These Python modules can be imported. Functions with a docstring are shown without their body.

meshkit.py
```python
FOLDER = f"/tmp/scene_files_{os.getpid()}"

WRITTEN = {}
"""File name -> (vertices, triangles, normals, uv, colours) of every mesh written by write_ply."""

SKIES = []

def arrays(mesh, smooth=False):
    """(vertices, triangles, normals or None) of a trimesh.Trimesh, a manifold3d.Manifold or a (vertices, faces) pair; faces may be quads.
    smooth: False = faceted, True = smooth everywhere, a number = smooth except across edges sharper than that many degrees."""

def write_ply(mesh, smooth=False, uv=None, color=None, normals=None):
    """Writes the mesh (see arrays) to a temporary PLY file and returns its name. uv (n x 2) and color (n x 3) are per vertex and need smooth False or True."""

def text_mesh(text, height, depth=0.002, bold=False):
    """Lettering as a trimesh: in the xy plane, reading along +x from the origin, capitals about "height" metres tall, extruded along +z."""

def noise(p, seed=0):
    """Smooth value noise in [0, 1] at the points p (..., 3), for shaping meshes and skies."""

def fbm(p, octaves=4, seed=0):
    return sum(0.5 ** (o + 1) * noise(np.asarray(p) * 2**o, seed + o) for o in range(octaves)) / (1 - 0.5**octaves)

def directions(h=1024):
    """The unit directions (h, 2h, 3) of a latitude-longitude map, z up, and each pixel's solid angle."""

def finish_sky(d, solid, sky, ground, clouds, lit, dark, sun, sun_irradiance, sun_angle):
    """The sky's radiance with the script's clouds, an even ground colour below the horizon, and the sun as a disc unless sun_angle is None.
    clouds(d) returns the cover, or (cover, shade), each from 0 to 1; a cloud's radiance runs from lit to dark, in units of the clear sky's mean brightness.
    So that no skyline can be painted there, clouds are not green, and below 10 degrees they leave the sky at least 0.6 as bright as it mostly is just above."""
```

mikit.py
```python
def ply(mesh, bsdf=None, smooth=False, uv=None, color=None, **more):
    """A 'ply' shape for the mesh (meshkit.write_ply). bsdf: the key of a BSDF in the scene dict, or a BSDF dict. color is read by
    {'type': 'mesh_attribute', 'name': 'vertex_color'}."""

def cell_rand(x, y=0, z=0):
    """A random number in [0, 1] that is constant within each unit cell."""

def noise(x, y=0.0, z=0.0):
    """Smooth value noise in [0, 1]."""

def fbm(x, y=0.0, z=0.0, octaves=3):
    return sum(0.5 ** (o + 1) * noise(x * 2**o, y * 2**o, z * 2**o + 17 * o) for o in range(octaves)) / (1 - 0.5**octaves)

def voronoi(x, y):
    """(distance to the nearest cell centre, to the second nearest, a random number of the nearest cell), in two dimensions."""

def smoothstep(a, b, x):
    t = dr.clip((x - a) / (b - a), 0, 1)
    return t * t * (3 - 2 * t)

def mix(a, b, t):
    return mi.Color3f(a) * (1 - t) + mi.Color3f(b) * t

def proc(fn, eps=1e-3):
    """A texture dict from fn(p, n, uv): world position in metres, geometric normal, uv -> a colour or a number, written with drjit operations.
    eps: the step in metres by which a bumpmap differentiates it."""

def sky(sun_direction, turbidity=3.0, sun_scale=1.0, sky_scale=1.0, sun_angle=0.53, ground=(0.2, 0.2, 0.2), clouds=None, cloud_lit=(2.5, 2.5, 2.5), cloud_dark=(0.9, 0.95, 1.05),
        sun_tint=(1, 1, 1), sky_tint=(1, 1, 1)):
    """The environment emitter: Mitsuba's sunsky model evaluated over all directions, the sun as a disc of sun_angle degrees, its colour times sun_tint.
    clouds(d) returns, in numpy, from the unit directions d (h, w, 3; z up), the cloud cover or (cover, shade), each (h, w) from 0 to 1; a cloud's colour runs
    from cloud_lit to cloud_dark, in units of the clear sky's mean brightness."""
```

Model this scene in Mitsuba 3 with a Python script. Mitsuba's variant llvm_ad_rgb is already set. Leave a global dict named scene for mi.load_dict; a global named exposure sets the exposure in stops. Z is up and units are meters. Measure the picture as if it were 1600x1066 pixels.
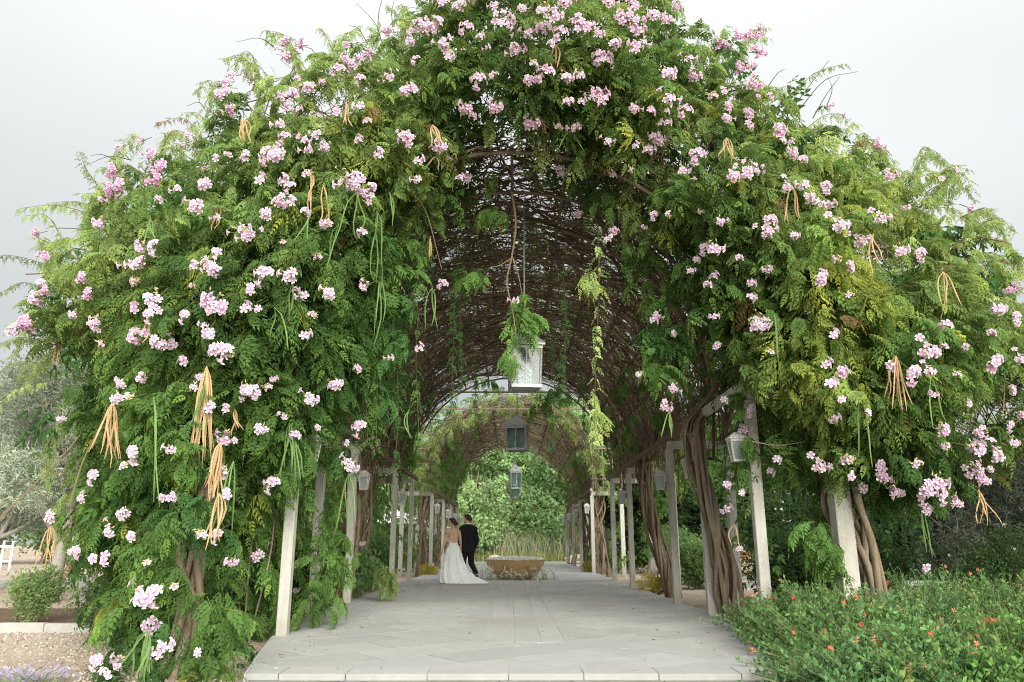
import math
import numpy as np, trimesh, shapely, manifold3d as m3
import mitsuba as mi, drjit as dr
import mikit, meshkit
from mikit import noise, fbm, voronoi, smoothstep, mix, proc, cell_rand
from shapely.geometry import Polygon, box as sbox, LineString
from scipy.spatial.transform import Rotation as Rot

T = mi.ScalarTransform4f
scene, labels = {}, {}
R = np.random.default_rng(7)
U = R.uniform

# ------------------------------------------------------------------ camera, sky, exposure
FPX, PITCH, CAMZ = 1190.0, math.radians(14.92), 1.01
cs, sn = math.cos(PITCH), math.sin(PITCH)
scene['camera'] = {'type': 'perspective', 'fov': math.degrees(2 * math.atan(800 / FPX)), 'fov_axis': 'x', 'near_clip': 0.05, 'far_clip': 2000.0,
                   'to_world': T().look_at(origin=[0, 0, CAMZ], target=[0.0, cs, CAMZ + sn], up=[0, 0, 1])}


def cloud(d):
    el = np.clip(d[..., 2], 0, 1)
    q = d / np.maximum(d[..., 2:3] + 0.25, 0.05)
    n = meshkit.fbm(q * np.array([1.1, 1.5, 0.1]) + 3.1, 4, 5)
    return np.ones_like(el), np.clip(1.0 - el ** 1.6 + 0.30 * (n - 0.62), 0, 1)


scene['sky'] = mikit.sky([0.24, -0.88, 0.385], turbidity=3, sun_scale=0.3, sun_angle=45, clouds=cloud,
                         cloud_lit=(0.96, 0.972, 0.972), cloud_dark=(0.325, 0.35, 0.355), sun_tint=(0.73, 0.96, 1.38), ground=(0.22, 0.2, 0.16))
exposure = 4.5


# ------------------------------------------------------------------ helpers
def P(u, v, Y):
    """pixel of the 1600 x 1066 photograph at distance Y -> world point"""
    u, v, Y = np.broadcast_arrays(np.asarray(u, float), np.asarray(v, float), np.asarray(Y, float))
    x, y = (u - 800) / FPX, (533 - v) / FPX
    k = Y / (cs - y * sn)
    return np.stack([x * k, Y, CAMZ + (sn + y * cs) * k], -1)


def num(name):
    if name not in scene and name not in labels and name not in roots:
        return name
    i = 1
    while f'{name}_{i:03d}' in scene or f'{name}_{i:03d}' in labels or f'{name}_{i:03d}' in roots:
        i += 1
    return f'{name}_{i:03d}'


roots = set()


def thing(name, label, cat, group=None):
    k = num(name)
    roots.add(k)
    labels[k] = {'label': label, 'category': cat}
    if group:
        labels[k]['group'] = group
    return k


def struct(name):
    roots.add(name)
    labels[name] = {'kind': 'structure'}
    return name


def put(parent, name, mesh, bsdf, smooth=False, color=None, stuff=False, label=None):
    k = num(parent + '__' + name) if parent else num(name)
    scene[k] = mikit.ply(mesh, bsdf, smooth=smooth, color=color)
    if stuff:
        labels.setdefault(k, {})['kind'] = 'stuff'
    if label:
        labels.setdefault(k, {})['label'] = label
    return k


def own(k, mesh, bsdf, smooth=False, color=None):
    """the thing's own mesh"""
    scene[k] = mikit.ply(mesh, bsdf, smooth=smooth, color=color)
    return k


def copy(parent, name, shape, M):
    k = num(parent + '__' + name)
    scene[k] = {**shape, 'to_world': T(np.asarray(M, float))}
    return k


def mat(pos, rz=0.0, s=1.0, tilt=None):
    M = np.eye(4)
    r = Rot.from_euler('z', rz).as_matrix()
    if tilt is not None:
        r = Rot.from_euler('xyz', tilt).as_matrix() @ r
    M[:3, :3] = r * s
    M[:3, 3] = pos
    return M


class Acc:
    def __init__(s):
        s.v, s.f, s.c, s.n = [], [], [], 0

    def add(s, v, f, c=None):
        v = np.asarray(v, float).reshape(-1, 3)
        f = np.asarray(f, int)
        if f.shape[1] == 4:
            f = np.vstack([f[:, [0, 1, 2]], f[:, [0, 2, 3]]])
        s.v.append(v)
        s.f.append(f + s.n)
        if c is not None:
            s.c.append(np.broadcast_to(np.asarray(c, float), v.shape))
        s.n += len(v)
        return s

    def addm(s, m, c=None):
        return s.add(m.vertices, m.faces, c)

    def mesh(s):
        return np.vstack(s.v), np.vstack(s.f)

    def col(s):
        return np.vstack(s.c) if s.c else None


def bx(x0, x1, y0, y1, z0, z1, ch=0.0):
    """box, chamfered along its edges when ch > 0"""
    if ch <= 0:
        return trimesh.creation.box(bounds=[[x0, y0, z0], [x1, y1, z1]])
    pts = []
    for sx in (0, 1):
        for sy in (0, 1):
            for sz in (0, 1):
                p = np.array([(x0, x1)[sx], (y0, y1)[sy], (z0, z1)[sz]], float)
                q = np.array([1 - 2 * sx, 1 - 2 * sy, 1 - 2 * sz]) * ch
                for k in range(3):
                    r = p + q
                    r[k] = p[k]
                    pts.append(r)
    return trimesh.convex.convex_hull(np.array(pts))


def bar(a, b, w, h=None, up=(0, 0, 1), ch=0.004):
    """squared bar from a to b"""
    a, b = np.asarray(a, float), np.asarray(b, float)
    L = np.linalg.norm(b - a)
    t = (b - a) / L
    s = np.cross(t, up)
    if np.linalg.norm(s) < 1e-3:
        s = np.cross(t, [0, 1, 0])
    s /= np.linalg.norm(s)
    n = np.cross(s, t)
    h = h or w
    m = bx(0, L, -w / 2, w / 2, -h / 2, h / 2, ch)
    M = np.eye(4)
    M[:3, 0], M[:3, 1], M[:3, 2], M[:3, 3] = t, np.cross(n, t), n, a
    m.apply_transform(M)
    return m


def tubes(C, r, sides=4, cap=False):
    """many tubes at once: C (N,K,3), r (N,K) -> V, F"""
    C = np.asarray(C, float)
    N, K, _ = C.shape
    r = np.broadcast_to(np.asarray(r, float), (N, K))
    t = np.gradient(C, axis=1)
    t /= np.linalg.norm(t, axis=-1, keepdims=True) + 1e-9
    ref = np.where(np.abs(t.mean(1, keepdims=True)[..., 2:3]) > 0.8, [1.0, 0.15, 0], [0.1, 0.05, 1.0])
    a = np.cross(t, ref)
    a /= np.linalg.norm(a, axis=-1, keepdims=True) + 1e-9
    b = np.cross(t, a)
    th = np.arange(sides) / sides * 2 * np.pi
    V = C[:, :, None] + r[:, :, None, None] * (a[:, :, None] * np.cos(th)[:, None] + b[:, :, None] * np.sin(th)[:, None])
    i = np.arange(N)[:, None, None] * K * sides + np.arange(K - 1)[None, :, None] * sides
    j = np.arange(sides)[None, None]
    F = np.stack([i + j, i + (j + 1) % sides, i + sides + (j + 1) % sides, i + sides + j], -1).reshape(-1, 4)
    return V.reshape(-1, 3), F


def tube(C, r, sides=6):
    C = np.asarray(C, float)
    return tubes(C[None], np.broadcast_to(np.asarray(r, float), (1, len(C))), sides)


def spline(pts, n=24):
    """smooth curve through the points (Catmull-Rom)"""
    p = np.asarray(pts, float)
    p = np.vstack([2 * p[0] - p[1], p, 2 * p[-1] - p[-2]])
    out = []
    m = len(p) - 3
    for i in range(m):
        k = max(2, n // m)
        t = np.linspace(0, 1, k, endpoint=(i == m - 1))[:, None]
        a, b, c, d = p[i:i + 4]
        out.append(0.5 * (2 * b + (c - a) * t + (2 * a - 5 * b + 4 * c - d) * t ** 2 + (3 * b - a - 3 * c + d) * t ** 3))
    return np.vstack(out)


def lathe(prof, n=32):
    """profile (r, z) turned round z"""
    p = np.asarray(prof, float)
    a = np.arange(n) / n * 2 * np.pi
    V = np.stack([p[:, None, 0] * np.cos(a), p[:, None, 0] * np.sin(a), np.repeat(p[:, 1:2], n, 1)], -1).reshape(-1, 3)
    i, j = np.meshgrid(np.arange(len(p) - 1), np.arange(n), indexing='ij')
    F = np.stack([i * n + j, i * n + (j + 1) % n, (i + 1) * n + (j + 1) % n, (i + 1) * n + j], -1).reshape(-1, 4)
    return V, F


def nrm(a):
    return a / (np.linalg.norm(a, axis=-1, keepdims=True) + 1e-12)


def place(tv, tf, tc, M, pos, col):
    """template (tv, tf, tc per-vertex factor) under matrices M (N,3,3) at pos, tinted col (N,3)"""
    V = np.einsum('nij,kj->nki', M, tv) + pos[:, None]
    F = tf[None] + (np.arange(len(pos)) * len(tv))[:, None, None]
    C = np.clip(col[:, None] * tc[None], 0, 1)
    return V.reshape(-1, 3), F.reshape(-1, 3), C.reshape(-1, 3)


# ------------------------------------------------------------------ materials
VC = {'type': 'mesh_attribute', 'name': 'vertex_color'}


def rgb(*c):
    return {'type': 'rgb', 'value': list(c)}


def two(b):
    return {'type': 'twosided', 'bsdf': b}


def princ(col, rough=0.6, spec=0.4, **k):
    return two({'type': 'principled', 'base_color': col, 'roughness': rough, 'specular': spec, **k})


def bump(fn, scale, inner, eps=2e-3):
    return {'type': 'bumpmap', 'arbitrary': proc(fn, eps), 'scale': scale, 'bsdf': inner}


scene['leaf'] = {'type': 'principledthin', 'base_color': VC, 'roughness': 0.36, 'diff_trans': 0.95, 'eta': 1.45, 'spec_trans': 0.0}
scene['matte_leaf'] = {'type': 'principledthin', 'base_color': VC, 'roughness': 0.75, 'diff_trans': 0.9, 'eta': 1.3, 'spec_trans': 0.0}
scene['petal'] = {'type': 'principledthin', 'base_color': VC, 'roughness': 0.7, 'diff_trans': 0.7, 'eta': 1.3, 'spec_trans': 0.0}
scene['twig'] = two({'type': 'diffuse', 'reflectance': VC})
scene['pod'] = princ(VC, 0.6, 0.3)


def f_bark(p, n, uv):
    a = fbm(p.x * 40, p.y * 40, p.z * 3.0, 3)
    b = noise(p.x * 9, p.y * 9, p.z * 1.3)
    return mix(mix((0.13, 0.092, 0.065), (0.34, 0.26, 0.19), a), (0.38, 0.32, 0.26), smoothstep(0.55, 0.8, b) * 0.5)


scene['bark'] = two(bump(lambda p, n, uv: fbm(p.x * 60, p.y * 60, p.z * 5, 3), 0.006, {'type': 'diffuse', 'reflectance': proc(f_bark)}))


def f_paint(p, n, uv):
    g = fbm(p.x * 70, p.y * 70, p.z * 2.0, 3)
    st = fbm(p.x * 6, p.y * 6, p.z * 1.2 + 5, 3)
    dirt = smoothstep(0.55, 0.0, p.z + 0.25 * noise(p.x * 12, p.y * 12, p.z * 4))
    c = mix((0.42, 0.395, 0.36), (0.54, 0.515, 0.475), g)
    c = mix(c, (0.36, 0.32, 0.27), smoothstep(0.5, 0.78, st) * 0.55)
    return mix(c, (0.30, 0.26, 0.2), dirt * 0.45)


scene['grey_bark'] = two({'type': 'diffuse', 'reflectance': proc(lambda p, n, uv: mix((0.26, 0.235, 0.205), (0.46, 0.43, 0.39), fbm(p.x * 22, p.y * 22, p.z * 5, 3)))})
scene['painted_wood'] = princ(proc(f_paint), 0.6, 0.3)
scene['old_wood'] = two({'type': 'diffuse', 'reflectance': proc(lambda p, n, uv: mix((0.15, 0.115, 0.085), (0.28, 0.22, 0.165), fbm(p.x * 9, p.y * 9, p.z * 9, 3)))})


def paver_fn(base, k):
    def fn(p, n, uv):
        a = fbm(p.x * 2.3 + k * 7, p.y * 2.3, 0.3, 4)
        b = fbm(p.x * 22, p.y * 22 + k, 0.7, 3)
        s = smoothstep(0.52, 0.75, fbm(p.x * 0.55 + 9, p.y * 0.55, 1.7, 3))
        c = mi.Color3f(base) * (0.80 + 0.26 * a + 0.16 * b)
        return mix(c, mi.Color3f(base) * mi.Color3f(0.80, 0.77, 0.73), s * 0.6)
    return fn


PAV = [(0.318, 0.315, 0.310), (0.338, 0.335, 0.329), (0.305, 0.301, 0.295), (0.328, 0.322, 0.315)]
for i, c in enumerate(PAV):
    scene[f'paver_stone_{i}'] = princ(proc(paver_fn(c, i)), 0.62, 0.35)
scene['riser_stone'] = two({'type': 'diffuse', 'reflectance': proc(lambda p, n, uv: mix((0.17, 0.165, 0.158), (0.25, 0.245, 0.238), fbm(p.x * 7, p.y * 7, p.z * 20, 4)))})
scene['grout'] = two({'type': 'diffuse', 'reflectance': proc(lambda p, n, uv: mix((0.46, 0.455, 0.44), (0.55, 0.545, 0.53), fbm(p.x * 8, p.y * 8, 0, 3)))})
scene['kerb_stone'] = two({'type': 'diffuse', 'reflectance': proc(lambda p, n, uv: mix((0.36, 0.345, 0.33), (0.5, 0.48, 0.46), fbm(p.x * 9, p.y * 9, p.z * 9, 4)))})


def f_gravel(p, n, uv):
    d1, d2, w = voronoi(p.x * 38, p.y * 38)
    c = mix((0.36, 0.285, 0.225), (0.60, 0.51, 0.44), w)
    c = mix(c, (0.24, 0.18, 0.14), smoothstep(0.12, 0.0, d2 - d1) * 0.7)
    return mix(c, (0.33, 0.26, 0.2), smoothstep(0.45, 0.7, fbm(p.x * 0.5, p.y * 0.5, 0, 3)) * 0.6)


def h_gravel(p, n, uv):
    d1, d2, w = voronoi(p.x * 38, p.y * 38)
    return dr.minimum(d2 - d1, 0.5) + 0.5 * w


scene['gravel_ground'] = two(bump(h_gravel, 0.012, {'type': 'diffuse', 'reflectance': proc(f_gravel)}, 3e-3))
scene['soil'] = two({'type': 'diffuse', 'reflectance': proc(lambda p, n, uv: mix((0.10, 0.07, 0.05), (0.24, 0.17, 0.125), fbm(p.x * 14, p.y * 14, p.z * 9, 4)))})
scene['pebble'] = two({'type': 'diffuse', 'reflectance': VC})
scene['lantern_metal'] = princ(proc(lambda p, n, uv: mix((0.24, 0.25, 0.25), (0.42, 0.42, 0.40), fbm(p.x * 25, p.y * 25, p.z * 25, 3))), 0.5, 0.5, metallic=0.35)
scene['lantern_paint'] = princ(proc(lambda p, n, uv: mix((0.45, 0.43, 0.39), (0.62, 0.60, 0.56), fbm(p.x * 25, p.y * 25, p.z * 25, 3))), 0.5, 0.4)
scene['pane_glass'] = {'type': 'thindielectric', 'int_ior': 1.5}
scene['sky_tinted_pane'] = {'type': 'principledthin', 'base_color': rgb(0.50, 0.60, 0.63), 'roughness': 0.12, 'diff_trans': 0.9, 'spec_trans': 0.86, 'eta': 1.5}  # pale blue tint stands in for sky reflected in the glass
scene['frosted_pane'] = {'type': 'principledthin', 'base_color': rgb(0.72, 0.78, 0.80), 'roughness': 0.3, 'diff_trans': 1.2, 'spec_trans': 0.25, 'eta': 1.5}
scene['skin'] = princ(proc(lambda p, n, uv: mix((0.55, 0.33, 0.24), (0.62, 0.39, 0.29), noise(p.x * 14, p.y * 14, p.z * 14))), 0.5, 0.35)
scene['hair_dark'] = princ(proc(lambda p, n, uv: mix((0.012, 0.009, 0.008), (0.035, 0.024, 0.018), noise(p.x * 120, p.y * 120, p.z * 25))), 0.45, 0.4)
scene['hair_brown'] = princ(proc(lambda p, n, uv: mix((0.02, 0.013, 0.009), (0.06, 0.036, 0.022), noise(p.x * 120, p.y * 120, p.z * 120))), 0.5, 0.3)
scene['black_suit'] = princ(rgb(0.012, 0.012, 0.015), 0.8, 0.2)
scene['black_leather'] = princ(rgb(0.015, 0.014, 0.014), 0.25, 0.5)
scene['white_shirt'] = princ(rgb(0.78, 0.78, 0.78), 0.7, 0.2)
scene['dress_white'] = {'type': 'principledthin', 'base_color': proc(lambda p, n, uv: mix((0.88, 0.89, 0.91), (0.94, 0.945, 0.955), fbm(p.x * 30, p.y * 30, p.z * 6, 3))), 'roughness': 0.7, 'diff_trans': 0.12, 'eta': 1.3, 'spec_trans': 0.0}


def f_bowl(p, n, uv):
    a = fbm(p.x * 3, p.y * 3, p.z * 45, 3)
    b = fbm(p.x * 6, p.y * 6, p.z * 6, 3)
    c = mix((0.40, 0.25, 0.115), (0.60, 0.42, 0.22), a)
    return mix(c, (0.22, 0.11, 0.045), smoothstep(0.5, 0.8, b) * 0.6)


scene['copper_bowl'] = princ(proc(f_bowl), 0.38, 0.5, metallic=0.25)
scene['water_surface'] = princ(rgb(0.055, 0.06, 0.03), 0.06, 0.6)
scene['chair_wood'] = princ(proc(lambda p, n, uv: mix((0.20, 0.075, 0.02), (0.33, 0.14, 0.045), fbm(p.x * 20, p.y * 20, p.z * 5, 3))), 0.4, 0.5)
scene['white_paint'] = princ(rgb(0.72, 0.72, 0.70), 0.55, 0.3)
scene['canvas'] = {'type': 'principledthin', 'base_color': rgb(0.82, 0.82, 0.84), 'roughness': 0.8, 'diff_trans': 0.5, 'eta': 1.3, 'spec_trans': 0.0}
scene['stucco'] = princ(proc(lambda p, n, uv: mix((0.52, 0.47, 0.42), (0.64, 0.6, 0.55), fbm(p.x * 3, p.y * 3, p.z * 3, 4))), 0.8, 0.2)
scene['roof_tile'] = princ(proc(lambda p, n, uv: mix((0.30, 0.16, 0.10), (0.42, 0.27, 0.19), fbm(p.x * 6, p.y * 6, p.z * 6, 3))), 0.8, 0.2)
scene['dark_glass'] = princ(rgb(0.03, 0.035, 0.04), 0.1, 0.6)
scene['rock'] = princ(proc(lambda p, n, uv: mix((0.40, 0.33, 0.27), (0.62, 0.53, 0.46), fbm(p.x * 4, p.y * 4, p.z * 4, 4))), 0.8, 0.2)

# ------------------------------------------------------------------ ground and paving
GZ = -0.14                                                       # the gravel lies lower than the walk


def ground_mesh(x0, x1, y0, y1, step, z, amp):
    xs, ys = np.arange(x0, x1 + step, step), np.arange(y0, y1 + step, step)
    X, Y = np.meshgrid(xs, ys, indexing='ij')
    Z = z + amp * (meshkit.fbm(np.stack([X * 0.6, Y * 0.6, X * 0], -1), 3, 3) - 0.5)
    V = np.stack([X, Y, Z], -1).reshape(-1, 3)
    n = len(ys)
    i, j = np.meshgrid(np.arange(len(xs) - 1), np.arange(n - 1), indexing='ij')
    return V, np.stack([i * n + j, (i + 1) * n + j, (i + 1) * n + j + 1, i * n + j + 1], -1).reshape(-1, 4)


g = Acc().add(*ground_mesh(-40, 40, -12, 60, 0.5, GZ, 0.05))
for (a, b, c, d) in ((-300, -40, -300, 600), (40, 300, -300, 600), (-40, 40, -300, -12), (-40, 40, 60, 600)):
    g.add([[a, c, GZ], [b, c, GZ], [b, d, GZ], [a, d, GZ]], [[0, 1, 2, 3]])
struct('ground')
own('ground', g.mesh(), 'gravel_ground', True)

HW = 2.98                                                         # half width of the walk
edge = [(2.12, 6.55), (2.36, 7.6), (2.66, 9.0), (2.9, 10.4), (HW, 11.6), (HW, 46.5)]
outline = Polygon([(-x, y) for x, y in edge] + [(x, y) for x, y in edge[::-1]])
struct('path')
slab = trimesh.creation.extrude_polygon(outline.buffer(0.02).difference(sbox(-9, 0, 9, 6.59)), 0.30)
slab.apply_translation([0, 0, -0.2985])
own('path', slab, 'grout')
strips = [(-0.30, 0.02), (0.03, 0.31), (0.32, 0.55)]
band = sbox(-0.31, 8.6, 0.56, 23.0)
cop = outline.intersection(sbox(-9, 0, 9, 6.90))
field = outline.difference(cop.buffer(0.008)).difference(band.buffer(0.006))
pieces = []
W, L, GAP = 0.62, 0.93, 0.011
for r in range(-90, 91):
    for c in range(-60, 61):
        q = sbox(c * L + (r % 2) * L / 2 + GAP / 2, r * W + GAP / 2, (c + 1) * L + (r % 2) * L / 2 - GAP / 2, (r + 1) * W - GAP / 2)
        q = shapely.affinity.translate(shapely.affinity.rotate(q, 38, origin=(0, 0)), 0, 24)
        if not q.intersects(field):
            continue
        q = q.intersection(field)
        for g_ in getattr(q, 'geoms', [q]):
            if g_.area > 0.012:
                pieces.append(g_)
pieces.sort(key=lambda q: q.centroid.y)


def paver(q, h=0.014, z=-0.008):
    q = q.simplify(0.004)
    m = trimesh.creation.extrude_polygon(q, h, engine='earcut')
    m.apply_translation([0, 0, z + R.uniform(-0.0012, 0.0012)])
    return m


rest = [Acc() for _ in PAV]
for i, q in enumerate(pieces):
    k = int(R.integers(len(PAV)))
    if i < 270:
        put('path', 'paver', paver(q), f'paver_stone_{k}')
    else:
        rest[k].addm(paver(q))
for k, a in enumerate(rest):
    if a.v:
        put('path', 'far_pavers', a.mesh(), f'paver_stone_{k}', stuff=True)
for (a, b) in strips:
    y = 8.615
    while y < 22.9:
        e = min(y + float(U(1.3, 1.7)), 23.0)
        put('path', 'band_slab', paver(sbox(a, y + 0.004, b, e - 0.004)), f'paver_stone_{(0, 3)[int(R.integers(4)) % 2]}')
        y = e
x = -2.4
while x < 2.4:
    e = x + float(U(0.52, 0.66))
    q = cop.intersection(sbox(x + 0.004, 0, e - 0.004, 9))
    if q.area > 0.01:
        put('path', 'coping_stone', paver(q, 0.05, -0.040), f'paver_stone_{int(R.integers(4))}')
    x = e
# stones of the step's riser
x = -2.1
while x < 2.1:
    e = min(x + float(U(0.45, 0.75)), 2.1)
    put('path', 'riser_stone', bx(x + .004, e - .004, 6.562, 6.60, -.136, -.0415, .004), 'riser_stone')
    x = e
# lower paving in front of the step
struct('lower_terrace')
own('lower_terrace', bx(-3.4, 3.4, 2.0, 6.60, -0.5, -0.147), 'grout')
x = -3.4
while x < 3.38:
    e = min(x + float(U(0.6, 0.8)), 3.4)
    y = 6.555
    while y > 2.05:
        f = max(y - 0.62, 2.0)
        put('lower_terrace', 'paver', bx(x + 0.005, e - 0.005, f + 0.005, y - 0.005, -0.150, -0.137, 0.002), f'paver_stone_{int(R.integers(4))}')
        y = f
    x = e
# fallen petals and leaves on the walk
pm = Acc()
for i in range(330):
    y = float(U(6.6, 23))
    x = float(R.choice([-1, 1]) * U(0, 1) ** .45) * (1.9 + .35 * (y - 6.6) if y < 9 else 2.8)
    s = float(U(0.012, 0.035))
    a = float(U(0, 6.28))
    d, e = np.array([math.cos(a), math.sin(a), 0]) * s, np.array([-math.sin(a), math.cos(a), 0]) * s * 0.5
    o = np.array([x, y, 0.010])
    pm.add([o - d, o + e + [0, 0, .006], o + d, o - e + [0, 0, .008]], [[0, 1, 2, 3]], [(0.75, 0.55, 0.66), (0.40, 0.26, 0.12), (0.8, 0.75, 0.72), (0.8, 0.66, 0.74), (0.34, 0.30, 0.14)][int(R.integers(5))])
roots.add('fallen_petals')
own('fallen_petals', pm.mesh(), 'petal', False, pm.col())
labels['fallen_petals'] = {'label': 'fallen petals and dry leaves strewn over the stone walk', 'category': 'petals', 'kind': 'stuff'}

# gravel stones near the camera
ico = trimesh.creation.icosahedron()
octa = (np.array([[1, 0, 0], [-1, 0, 0], [0, 1, 0], [0, -1, 0], [0, 0, 1], [0, 0, -1.0]]), np.array([[0, 2, 4], [2, 1, 4], [1, 3, 4], [3, 0, 4], [2, 0, 5], [1, 2, 5], [3, 1, 5], [0, 3, 5]]))
N = 17000
px = np.concatenate([U(-9.5, -2.4, 13000), U(2.6, 8, 4000)])
py = 6.0 + U(0, 1, N) ** 1.6 * 9.5
ok = np.array([not outline.contains(shapely.Point(a, b)) for a, b in zip(px, py)])
px, py = px[ok], py[ok]
N = len(px)
sz = U(0.010, 0.024, N)
M = Rot.random(N, random_state=3).as_matrix() * sz[:, None, None] * np.array([1, 0.8, 0.6])[None, None]
pc = np.array([(0.48, 0.39, 0.32), (0.60, 0.51, 0.44), (0.36, 0.28, 0.22), (0.66, 0.6, 0.54), (0.45, 0.33, 0.26)])[R.integers(0, 5, N)] * U(0.68, 1.0, (N, 1))
v, f, c = place(octa[0], octa[1], np.ones((6, 3)), M, np.stack([px, py, np.full(N, GZ + 0.008)], -1), pc)
roots.add('gravel')
own('gravel', (v, f), 'pebble', False, c)
labels['gravel'] = {'label': 'loose pinkish gravel stones on both sides of the walk', 'category': 'gravel', 'kind': 'stuff'}

# ------------------------------------------------------------------ pergola
TOWERS = {9.25: (2.82, 3.9), 11.7: (HW - 0.08, 4.0), 14.2: (HW - 0.06, 4.0), 19.3: (HW - 0.06, 4.0), 22.6: (HW - 0.06, 4.0)}
TOWERS2 = {28.4: (HW - 0.06, 4.0), 33.2: (HW - 0.06, 4.0), 37.4: (HW - 0.06, 4.0), 41.6: (HW - 0.06, 4.0)}
VR, VS = 3.05, 3.0                                                # vault radius and springing height


def vp(a, y, r=VR):
    return np.stack([-r * np.cos(a), y + 0 * a, VS + r * np.sin(a)], -1)


def pergola(label, towers, y0, y1):
    t = thing('arched_pergola', label, 'pergola')
    for y, (xi, xo) in towers.items():
        for s in (-1, 1):
            if y < 9.5:
                xi = 2.92 if s > 0 else 2.62
            for xx, w in ((xi, 0.125),) if y == 11.7 else ((xi, 0.125), (xo, 0.15 if y > 9.5 else .2)):
                z0 = -0.01 if xx == xi else GZ - 0.05
                put(t, 'post', bx(s * xx - w / 2, s * xx + w / 2, y - w / 2, y + w / 2, z0, 2.72, 0.008), 'painted_wood')
            if y != 11.7:
                put(t, 'cross_beam', bar((s * (xi - 0.03), y, 2.79), (s * (xo + 0.03), y, 2.79), 0.12, 0.14, ch=0.008), 'painted_wood')
    ys = list(towers)
    for s in (-1, 1):
        for k in (0, 1):
            ym = 11.75 if y0 < 10 and k == 0 else y0 + .02
            put(t, 'long_beam', bar((s * (2.9, 3.97)[k], y0, 2.925), (s * (2.9, 3.97)[k], ym, 2.925), 0.09, 0.12), 'painted_wood')
            put(t, 'long_beam', bar((s * (2.9, 3.97)[k], ym + .004, 2.925), (s * (2.9, 3.97)[k], y1, 2.925), 0.08, 0.10), 'old_wood')
    a = np.linspace(0, np.pi, 25)
    for y in np.arange(y0 + 0.05, y1 + 0.01, (y1 - y0 - 0.1) / round((y1 - y0) / 1.25)):
        put(t, 'arch_rib', tube(vp(a, y), 0.027, 6), 'old_wood', 40)
    for a_ in np.linspace(0.12, np.pi - 0.12, 13):
        put(t, 'purlin', bar(vp(np.array(a_), y0, VR + 0.06), vp(np.array(a_), y1, VR + 0.06), 0.042), 'old_wood')
    return t


per1 = pergola('near section of the long wooden pergola with greige posts under the big flowering vine', TOWERS, 9.1, 23.5)
per2 = pergola('far section of the wooden pergola beyond the open sky gap', TOWERS2, 28.2, 41.7)
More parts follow.
